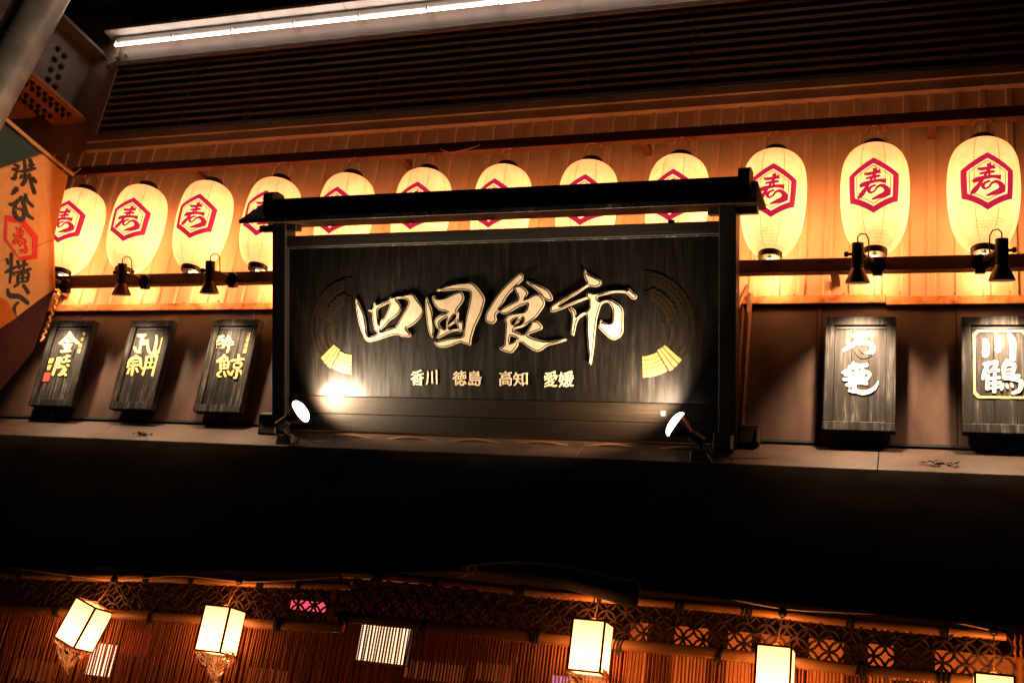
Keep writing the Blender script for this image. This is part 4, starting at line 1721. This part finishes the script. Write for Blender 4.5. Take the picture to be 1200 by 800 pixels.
SY = -.75
screen('left bamboo lattice screen behind the two left box lanterns', (.2, -1.282), (2.785, -1.157), (.2, -1.446), (2.785, -1.344), SY, 1)
screen('right bamboo lattice screen behind the three right box lanterns', (2.74, -1.104), (5.50, -1.127), (2.74, -1.299), (5.50, -1.297), SY, 2)
screen('short bamboo lattice screen at the far right edge beyond the last box lantern', (5.62, -1.120), (7.2, -1.13), (5.62, -1.31), (7.2, -1.31), SY, 3)
# twisted ropes that close the gaps between screens
for k, (x_, zt_, zb_) in enumerate(((2.70, -1.17, -1.32), (2.715, -1.17, -1.32), (5.53, -1.12, -1.30), (5.55, -1.12, -1.30), (5.575, -1.12, -1.30))):
    p = MB()
    p.tube([(x_ + .002 * math.sin(i * 1.3), SY + .002 * math.cos(i * 1.3), zt_ + (zb_ - zt_) * i / 24) for i in range(25)], [.004 + .0012 * (i % 2) for i in range(25)], 6)
    tag(p.build('hanging_rope', M['rope'], None, True), ['left one of two short ropes in the gap between left and right lattice screens', 'right one of two short ropes in the gap between left and right lattice screens', 'left one of three short ropes just right of the last box lantern cord', 'middle one of three short ropes just right of the last box lantern cord', 'right one of three short ropes just right of the last box lantern cord'][k], 'rope', 'ropes in the gaps between lattice screens')


def curtain(label, x0, x1, z0, z1, seed):
    rnd = random.Random(seed)
    root = thing('rope_curtain', label, 'curtain', ((x0 + x1) / 2, SY, z0), 'straw rope curtains under the lattice screens')
    n = int((x1 - x0) / .0147)
    V, Fc = [], []
    pitch = .0085
    LEN = .60
    m = int(LEN / pitch)
    for i in range(n):
        x_ = x0 + (i + rnd.uniform(-.16, .16)) * .0147
        t = (x_ - x0) / (x1 - x0)
        zt_ = z0 + (z1 - z0) * t - .018
        sway = rnd.gauss(0, .006)
        swy = rnd.gauss(0, .006)
        rad = .0051 * rnd.uniform(.85, 1.15)
        base = len(V)
        ns = 5
        for k in range(m * 2 + 1):
            z_ = zt_ - k * pitch / 2
            f_ = k / (m * 2)
            r = rad * (1.12 if k % 2 else .72)
            cx_ = x_ + sway * f_ + .0014 * (1 if (k // 1) % 2 else -1)
            cy_ = SY + swy * f_
            for q in range(ns):
                a = 2 * math.pi * q / ns + k * .35
                V.append((cx_ + r * math.cos(a), cy_ + r * math.sin(a), z_ + .0022 * math.sin(a)))
            if k:
                b0, b1 = base + (k - 1) * ns, base + k * ns
                for q in range(ns):
                    q2 = (q + 1) % ns
                    Fc.append((b0 + q, b0 + q2, b1 + q2, b1 + q))
    me = bpy.data.meshes.new('rope_strands')
    me.from_pydata(V, [], Fc)
    me.materials.append(M['rope'])
    me.polygons.foreach_set('use_smooth', [True] * len(me.polygons))
    o = link('rope_strands', me, root)
    o['kind'] = 'stuff'


curtain('straw rope curtain hanging below the left lattice screen', .25, 2.76, -1.446, -1.344, 11)
curtain('straw rope curtain hanging below the right lattice screen', 2.77, 5.49, -1.299, -1.297, 12)
curtain('straw rope curtain hanging below the far right short lattice screen', 5.64, 7.0, -1.31, -1.31, 13)

# ------------------------------------------------------------------ box lanterns
def andon(loc, tilt, label, s=.132, h=.200, cord_top=None, bag=1.0):
    t = thing('box_lantern', label, 'lantern', loc, 'square paper box lanterns under the awning', local=True)
    a = s / 2
    fr = .0042
    bars = []
    for sx_ in (-1, 1):
        for sy_ in (-1, 1):
            bars.append(((sx_ * a - fr, sy_ * a - fr, -h), (sx_ * a + fr, sy_ * a + fr, 0)))
    for z in (-h, 0):
        for s_ in (-1, 1):
            bars.append(((-a + fr + .0002, s_ * a - fr + .0002, z - fr), (a - fr - .0002, s_ * a + fr - .0002, z + fr)))
            bars.append(((s_ * a - fr + .0002, -a + fr + .0002, z - fr), (s_ * a + fr - .0002, a - fr - .0002, z + fr)))
    for lo_, hi_ in bars:
        p = MB()
        p.box(lo_, hi_)
        p.build('frame_bar', M['andon_frame'], t)
    for s_ in (-1, 1):
        for ax in (0, 1):
            p = MB()
            pr_ = .0012
            for z0_, z1_ in ((-h + fr, -h * .78 - .0008), (-h * .78 + .0008, -fr)):
                if ax == 0:
                    p.box((-a + fr, s_ * a - pr_, z0_), (a - fr, s_ * a + pr_, z1_))
                else:
                    p.box((s_ * a - pr_, -a + fr, z0_), (s_ * a + pr_, a - fr, z1_))
            p.build('paper_pane', M['andon'], t)
    p = MB()
    zs = -h * .78
    for s_ in (-1, 1):
        p.box((-a + fr, s_ * a - .0016, zs - .0009), (a - fr, s_ * a + .0016, zs + .0009))
        p.box((s_ * a - .0016, -a + fr, zs - .00085), (s_ * a + .0016, a - fr, zs + .00085))
    p.build('seam_strip', M['andon_frame'], t)
    p = MB()
    p.box((-a + fr, -a + fr, -h + .001), (a - fr, a - fr, -h + .003))
    p.build('bottom_pane', M['andon'], t)
    if cord_top:
        p = MB()
        ct = Vector(cord_top)
        R_ = Matrix.Rotation(tilt, 4, 'Y')
        loc_top = R_.inverted() @ (ct - Vector(loc))
        p.tube([(0, 0, .002), tuple(loc_top * .5 + Vector((.003, 0, 0))), tuple(loc_top)], .003, 6)
        p.tube([(-a * .7, 0, 0), (0, 0, .018), (a * .7, 0, 0)], .002, 6)
        p.build('cord', M['tie_orange'], t, True)
        p = MB()
        p.lathe([(.006, -.02), (.016, -.012), (.018, 0), (.014, .014), (.006, .02)], 12, lambda x, y, z: (loc_top[0] + x, loc_top[1] + y, loc_top[2] + z))
        p.build('cord_grip', M['black_metal'], t, True)
    # clear plastic bag gathered below
    p = MB()
    rr = random.Random(int(loc[0] * 1000))
    prof = [(1.05, -.90), (1.08, -.94), (1.09, -.98), (1.09, -1.01), (1.05, -1.06), (.95, -1.14), (.80, -1.22), (.62, -1.30), (.42, -1.38), (.2, -1.45), (.12, -1.5), (.3, -1.58)]
    n = 22
    for k_, (f_, z_) in enumerate(prof):
        for q in range(n):
            an = 2 * math.pi * q / n
            sq = max(abs(math.cos(an)), abs(math.sin(an)))
            wob = rr.uniform(.80, 1.16) if k_ > 3 else rr.uniform(.99, 1.02)
            r = a * f_ / (sq if k_ < 5 else sq ** .5) * wob
            p.v.append((r * math.cos(an) + (.02 * bag * max(0, k_ - 4) / 4), r * math.sin(an), h * z_ * (1 if k_ < 4 else 1 + .08 * rr.random())))
    for k_ in range(len(prof) - 1):
        for q in range(n):
            q2 = (q + 1) % n
            p.face((k_ * n + q, k_ * n + q2, (k_ + 1) * n + q2, (k_ + 1) * n + q))
    o = p.build('plastic_bag', M['plastic'], t)
    t.rotation_euler = (0, tilt, 0)
    return t


andon((1.487, -.83, -1.368), math.radians(18), 'tilted box lantern at far left, the leftmost', cord_top=(1.535, -.80, -1.235))
andon((2.215, -.83, -1.322), 0, 'box lantern hanging left of the bright panel behind the ropes', cord_top=(2.235, -.80, -1.185))
andon((3.955, -.83, -1.230), 0, 'box lantern under the drooping cloth flap, third from left', cord_top=(3.96, -.80, -1.10))
andon((4.685, -.83, -1.262), 0, 'box lantern fourth from left, between the flap and right edge', .128, cord_top=(4.70, -.80, -1.12))
andon((5.45, -.83, -1.288), 0, 'rightmost box lantern, only its top above the picture edge', .128, cord_top=(5.455, -.80, -1.12))

# wire swags along the upper poles
def wire(pts, r, name, label, mat, n=6):
    p = MB()
    p.tube([tuple(v) for v in catmull(pts, False, 8)], r, 6)
    tag(p.build(name, mat, None, True), label, 'wire')


wire([(.7, -.80, -1.215), (1.1, -.8, -1.232), (1.535, -.8, -1.235), (1.9, -.8, -1.19), (2.235, -.8, -1.19), (2.5, -.8, -1.165), (2.74, -.8, -1.13)], .0035, 'lantern_wire', 'pale wire sagging along the left upper bamboo pole', M['cable'])
wire([(4.42, -.8, -1.075), (4.70, -.8, -1.105), (4.95, -.8, -1.10), (5.2, -.8, -1.09), (5.455, -.8, -1.12)], .0035, 'lantern_wire', 'pale wire sagging along the right upper bamboo pole', M['cable'])
wire([(2.55, -.23, 1.49), (2.62, -.235, 1.46), (2.72, -.235, 1.472), (2.80, -.23, 1.50)], .003, 'loose_wire', 'thin loose wire looping under the lantern rail near the middle', M['tie_orange'])

# ------------------------------------------------------------------ things inside the shop
for i, (x0, x1, lab) in enumerate(((3.985, 4.06, 'narrow wooden menu board left of the others behind lattice'), (4.185, 4.33, 'wooden menu board second from left behind the lattice'), (4.42, 4.52, 'wooden menu board left of the fourth box lantern behind lattice'),
                                   (4.56, 4.68, 'wooden menu board just behind the fourth box lantern'), (4.76, 4.90, 'wooden menu board right of the fourth box lantern behind lattice'), (5.00, 5.10, 'wooden menu board in the gap midway to the last box lantern'),
                                   (5.26, 5.68, 'widest wooden menu board behind the last box lantern'))):
    p = MB()
    p.box((x0, -.32, -1.75), (x1, -.30, -1.135))
    tag(bevel(p.build('menu_board', M['board']), .003), lab, 'board', 'wooden menu boards hung inside behind the right lattice')


def lit(name, px0, px1, Y, mat, label, frm=False):
    a, b_ = px_y(px0[0], px0[1], Y), px_y(px1[0], px1[1], Y)
    xa, xb, za, zb = min(a[0], b_[0]), max(a[0], b_[0]), min(a[2], b_[2]), max(a[2], b_[2])
    t = thing(name, label, 'lit sign', ((xa + xb) / 2, Y, za))
    p = MB()
    p.box((xa, Y, za), (xb, Y + .03, zb))
    p.build('face', mat, t)
    p = MB()
    p.box((xa - .01, Y + .0305, za - .01), (xb + .01, Y + .06, zb + .01))
    p.build('case', M['black_metal'], t)
    return t


lit('light_panel', (424, 731), (473, 778), .9, M['bulb'], 'bright white lit panel glowing through the left end of the right rope curtain')
lit('light_panel', (108, 752), (124, 792), .9, M['bulb'], 'small white lit panel beside the leftmost box lantern')
lit('pink_sign', (342, 702), (378, 716), .9, M['pink'], 'small pink lit sign glowing through the left lattice')
lit('red_sign', (148, 738), (168, 768), .9, M['redsign'], 'dim red lit sign behind the left rope curtain')
lit('violet_sign', (646, 790), (664, 812), .9, M['violet'], 'small violet lit sign left of the third box lantern')
for i, (a, b_, lab) in enumerate((((560, 775), (600, 800), 'dim amber lit sign low behind the ropes left of centre'), ((476, 772), (540, 800), 'dim amber lit sign right of the bright white panel'), ((20, 770), (60, 800), 'dim amber lit sign at the lower left behind the ropes'),
                                  ((290, 780), (330, 810), 'dim amber lit sign right of the second box lantern'))):
    lit('amber_sign', a, b_, 1.2, M['amber'], lab)
for xx, en in ((.6, 15), (2.2, 12), (3.4, 14), (4.4, 24), (5.2, 27)):  # added fill lights without fixtures, brighten the room and menu boards
    pl = bpy.data.lights.new('room_fill_light', 'POINT')
    pl.energy = en
    pl.color = (1, .27, .06)
    pl.shadow_soft_size = .12
    o = bpy.data.objects.new('room_fill_light', pl)
    COL.objects.link(o)
    o.location = (xx, -.55 if xx > 4 else .5, -1.9)

# ------------------------------------------------------------------ steel beam with bolts, pipe
beam = thing('steel_beam', 'bolted steel I-beam jutting from the wall at the upper left corner', 'beam', (-.55, -.6, 2.05))
BX0, BX1, BY0 = -.72, -.405, -1.9
p = MB()
p.box((BX0, BY0, 2.055), (BX1, .01, 2.080))
bevel(p.build('bottom_flange', M['lantern_glow'], beam), .003)
p = MB()
p.box((BX0, BY0, 2.600), (BX1, .01, 2.625))
bevel(p.build('top_flange', M['beam'], beam), .003)
p = MB()
p.box((-.572, BY0, 2.0805), (-.556, .01, 2.5995))
p.build('web', M['beam'], beam)
p = MB()
p.box((-.5555, -.60, 2.12), (-.540, -.16, 2.56))
bevel(p.build('splice_plate', M['beam'], beam), .002)
p = MB()
p.box((BX0 + .02, -.62, 2.040), (BX1 - .02, -.10, 2.0545))
bevel(p.build('flange_plate', M['lantern_glow'], beam), .002)
bo = MB()
bo.lathe([(.023, 0), (.023, .012), (.013, .013), (.013, .026)], 6, lambda x, y, z: (z, x, y))
b0 = None
for px_ in ((67.8, 57.7), (63.7, 70), (59.3, 81.8), (55.8, 93.5), (75, 66), (71.5, 78), (68, 90), (64, 102)):
    P = px_x(px_[0], px_[1], -.5398)
    loc = (-.5398, P[1], P[2])
    if b0 is None:
        b0 = bo.build('bolt', M['bolt'], beam)
        b0.location = loc
    else:
        share('bolt', b0, beam, loc)
bo = MB()
bo.lathe([(.017, 0), (.017, -.012), (.010, -.013), (.010, -.028)], 6, lambda x, y, z: (x, y, z))
b1 = None
for ix in (-.675, -.61, -.50, -.445):
    for iy in range(8):
        loc = (ix, -.58 + iy * .062, 2.0398)
        if b1 is None:
            b1 = bo.build('bolt', M['bolt'], beam)
            b1.location = loc
        else:
            share('bolt', b1, beam, loc)
p = MB()
p.box((-2.4, -.36, 2.02), (-.73, -.16, 2.05))
p.box((-2.4, -.27, 2.0505), (-.73, -.25, 2.30))
tag(p.build('side_beam', M['lantern_glow']), 'orange lit steel beam running left behind the bolted beam', 'beam')

pipe = thing('steel_pipe', 'thick grey steel pipe slanting across the upper left corner', 'pipe', (.0, -1.2, 1.5))
E0, E1 = px_y(0, 128, -1.3), px_y(69, 0, -1.3)
dirp = (E1 - E0) / np.linalg.norm(E1 - E0)
side = np.array([dirp[2], 0, -dirp[0]])
RP = .135
A0 = E0 - side * RP - dirp * 5.6
A1 = E0 - side * RP + dirp * 2.2
p = MB()
p.tube([tuple(A0 + (A1 - A0) * t) for t in np.linspace(0, 1, 12)], RP, 40)
p.build('shaft', M['steel'], pipe, True)
p = MB()
cc = E0 - side * RP + dirp * .42
p.tube([tuple(cc), tuple(cc + dirp * .012)], RP + .004, 40)
p.build('collar', M['steel'], pipe, True)

# ------------------------------------------------------------------ banner on its bamboo pole
BXc = .08
ban = thing('shop_banner', 'orange banner with black brush characters and a red hexagon crest, hanging at left', 'banner', (BXc, -.5, 1.5))
p = MB()
pa, pb = px_x(-60, 87, BXc), px_x(86, 204, BXc)
p.tube([tuple(pa + (pb - pa) * t + np.array([0, 0, .006 * math.sin(t * 6)])) for t in np.linspace(0, 1, 20)], .013, 10)
p.build('bamboo_pole', M['bamboo'], ban, True)


# cord that ties the pole end to the lantern rail
p = MB()
p.tube([tuple(pb), (BXc - .06, -.34, 1.44), (-.12, -.227, 1.50)], .005, 6)
p.build('pole_cord', M['tie_orange'], ban, True)


def BF(y, z, w):
    """banner plane (y, z) with a gentle billow; w is towards the viewer (+x)"""
    k = min(1.0, max(0.0, (1.5 - z) / 1.2))
    return (BXc + .012 * k * math.sin(y * 9 + z * 2.2) + w, y, z)


def cloth_grid(name, corners, mat, w=0.0, n=36, parent=ban):
    """corners in photo pixels: tl, tr, br, bl on the banner plane"""
    c_ = [px_x(x, y, BXc) for x, y in corners]
    p = MB()
    for i in range(n + 1):
        for j in range(n + 1):
            s, t = i / n, j / n
            P = c_[0] * (1 - s) * (1 - t) + c_[1] * s * (1 - t) + c_[2] * s * t + c_[3] * (1 - s) * t
            p.v.append(BF(P[1], P[2], w))
    for i in range(n):
        for j in range(n):
            p.face((i * (n + 1) + j, (i + 1) * (n + 1) + j, (i + 1) * (n + 1) + j + 1, i * (n + 1) + j + 1))
    o = p.build(name, mat, parent, True)
    so_ = o.modifiers.new('solid', 'SOLIDIFY')
    so_.thickness = .002
    so_.offset = -1
    return o


cloth_grid('teal_cloth', [(-60, 92), (48, 180), (0, 197), (-60, 218)], M['cloth_teal'])
cloth_grid('tan_cloth_upper', [(-60, 218), (49, 180), (64, 280), (-60, 330)], M['cloth_tan'])
cloth_grid('tan_cloth_corner', [(49, 180), (80, 206), (64, 280), (49.1, 180.5)], M['cloth_tan'])
cloth_grid('tan_cloth_lower', [(-60, 330), (64, 280), (66, 338), (-60, 425)], M['cloth_tan'])
cloth_grid('maroon_cloth', [(-60, 425), (66, 338), (40, 412), (-60, 520)], M['cloth_maroon'])
cloth_grid('orange_fold', [(-60, 318), (4, 352), (16, 372), (-60, 420)], M['cloth_orange'], .012)


def b_uv(ox, oy, s):
    def f(x, y):
        P = px_x(ox + x / s, oy + y / s, BXc)
        return P[1], P[2]
    return f


def BFr(u, v, w):
    return BF(u, v, w)


SHIBU = [[(108, 152, 14), (142, 172, 22)], [(92, 190, 16), (122, 192, 22), (135, 182, 10)], [(84, 262, 14), (108, 262, 24), (118, 225, 14), (140, 205, 10)],
         [(185, 122, 16), (190, 185, 20)], [(228, 112, 18), (240, 150, 22), (238, 185, 16)], [(145, 208, 12), (205, 200, 20), (272, 182, 16)], [(215, 165, 12), (262, 155, 14)],
         [(150, 262, 12), (172, 240, 22)], [(165, 315, 22), (190, 275, 22), (205, 235, 14)], [(222, 225, 16), (235, 290, 18), (265, 378, 24)], [(250, 255, 18), (272, 292, 22)], [(180, 210, 12), (205, 255, 14)]]
TANI = [[(125, 340, 30), (105, 365, 26), (85, 390, 8)], [(192, 385, 18), (205, 435, 20), (252, 482, 18)], [(65, 462, 16), (105, 462, 26), (160, 408, 14)],
        [(160, 405, 20), (182, 480, 26), (205, 545, 24), (255, 578, 14)], [(112, 475, 20), (104, 530, 24), (128, 575, 28), (165, 580, 26), (180, 535, 20), (150, 500, 14), (112, 505, 12)]]
YOKO = [[(42, 222, 16), (55, 262, 22)], [(78, 180, 20), (74, 300, 18), (62, 412, 14)], [(28, 330, 14), (70, 305, 24), (110, 285, 14)], [(75, 320, 12), (100, 350, 14)],
        [(125, 238, 18), (140, 300, 16)], [(180, 236, 22), (172, 300, 14)], [(100, 290, 12), (205, 265, 18)], [(95, 330, 12), (160, 320, 18), (235, 300, 16)], [(128, 345, 16), (124, 405, 16)],
        [(130, 350, 12), (212, 330, 16), (206, 395, 18)], [(125, 375, 12), (205, 368, 12)], [(122, 405, 12), (205, 398, 14)], [(168, 305, 14), (166, 402, 14)], [(130, 415, 18), (95, 442, 12)], [(170, 425, 18), (215, 488, 24)]]
CHO = [[(46, 455, 14), (62, 508, 30), (140, 518, 30), (215, 570, 26)], [(132, 560, 14), (98, 600, 20), (100, 680, 30), (125, 712, 22)]]
for st, (ox, oy) in ((SHIBU, (0, 170)), (TANI, (0, 170)), (YOKO, (0, 270)), (CHO, (0, 270))):
    uvf = b_uv(ox, oy, 6.667)
    mb = strokes_mesh(st, BFr, uvf, .003, .0042, wscale=1.35)
    mb.build('brush_character', M['ink'], ban)
# red crest on the banner (traced hexagon)
uvf = b_uv(0, 0, 1.0)
hexo = [(5, 252.5), (24, 254), (44, 277), (43.5, 303), (22, 306), (3.5, 281)]
hexi = [(7.5, 260), (22, 262), (37, 279.5), (36.5, 298.5), (20, 301), (6.5, 280)]


def densify(pts, k=6):
    out = []
    for i in range(len(pts)):
        a, b_ = np.array(pts[i]), np.array(pts[(i + 1) % len(pts)])
        out += [a + (b_ - a) * j / k for j in range(k)]
    return out


ho, hi = [uvf(*q) for q in densify(hexo)], [uvf(*q) for q in densify(hexi)]
mb = MB()
for i in range(len(ho)):
    j = (i + 1) % len(ho)
    b_ = len(mb.v)
    mb.v += [BF(*ho[i], .004), BF(*ho[j], .004), BF(*hi[j], .004), BF(*hi[i], .004)]
    mb.face((b_, b_ + 1, b_ + 2, b_ + 3))
# crest character, squeezed into the hexagon
def crest_uv(x, y):
    cx_, cy_ = 22.5 + (x - 295) * .079 * .82, 281 + (y - 495) * .108 + (x - 295) * .045
    return uvf(cx_, cy_)


strokes_mesh(KOTO, BFr, crest_uv, .003, .0042, mb, 1.3)
mb.build('red_crest', M['ink_red'], ban)

# glossy rope hanging at the banner edge
p = MB()
q = []
for i in range(30):
    t = i / 29
    P = px_y(71 - 22 * t + 1.5 * math.sin(i * 1.9), 338 + 62 * t, -.10)
    q.append(tuple(P))
p.tube(q, [.006 + .004 * abs(math.sin(i * 1.3)) for i in range(30)], 8)
tag(p.build('taped_cord', M['tie_orange'], None, True), 'lumpy taped cord hanging beside the banner edge left of the first plaque', 'cord')

# creeper leaves at the top left, above the beam
t = MB()
for k in range(60):
    P = np.array(px_y(random.uniform(60, 140), random.uniform(-4, 14), -.25)) + np.array([0, random.uniform(-.1, .1), 0])
    if k > 40:
        P = np.array(px_y(random.uniform(122, 150), random.uniform(62, 82), -.05))
    a = random.uniform(0, 6.28)
    l_ = random.uniform(.012, .026)
    d1 = np.array([math.cos(a), random.uniform(-.5, .5), math.sin(a)]) * l_
    d2 = np.array([-math.sin(a), random.uniform(-.5, .5), math.cos(a)]) * l_ * .4
    t.add([P - d1, P - d2, P + d1, P + d2], [(0, 1, 2, 3)])
tag(t.build('creeper_leaves', M['leaf']), 'dark creeper leaves above the bolted beam', 'leaves', kind='stuff')
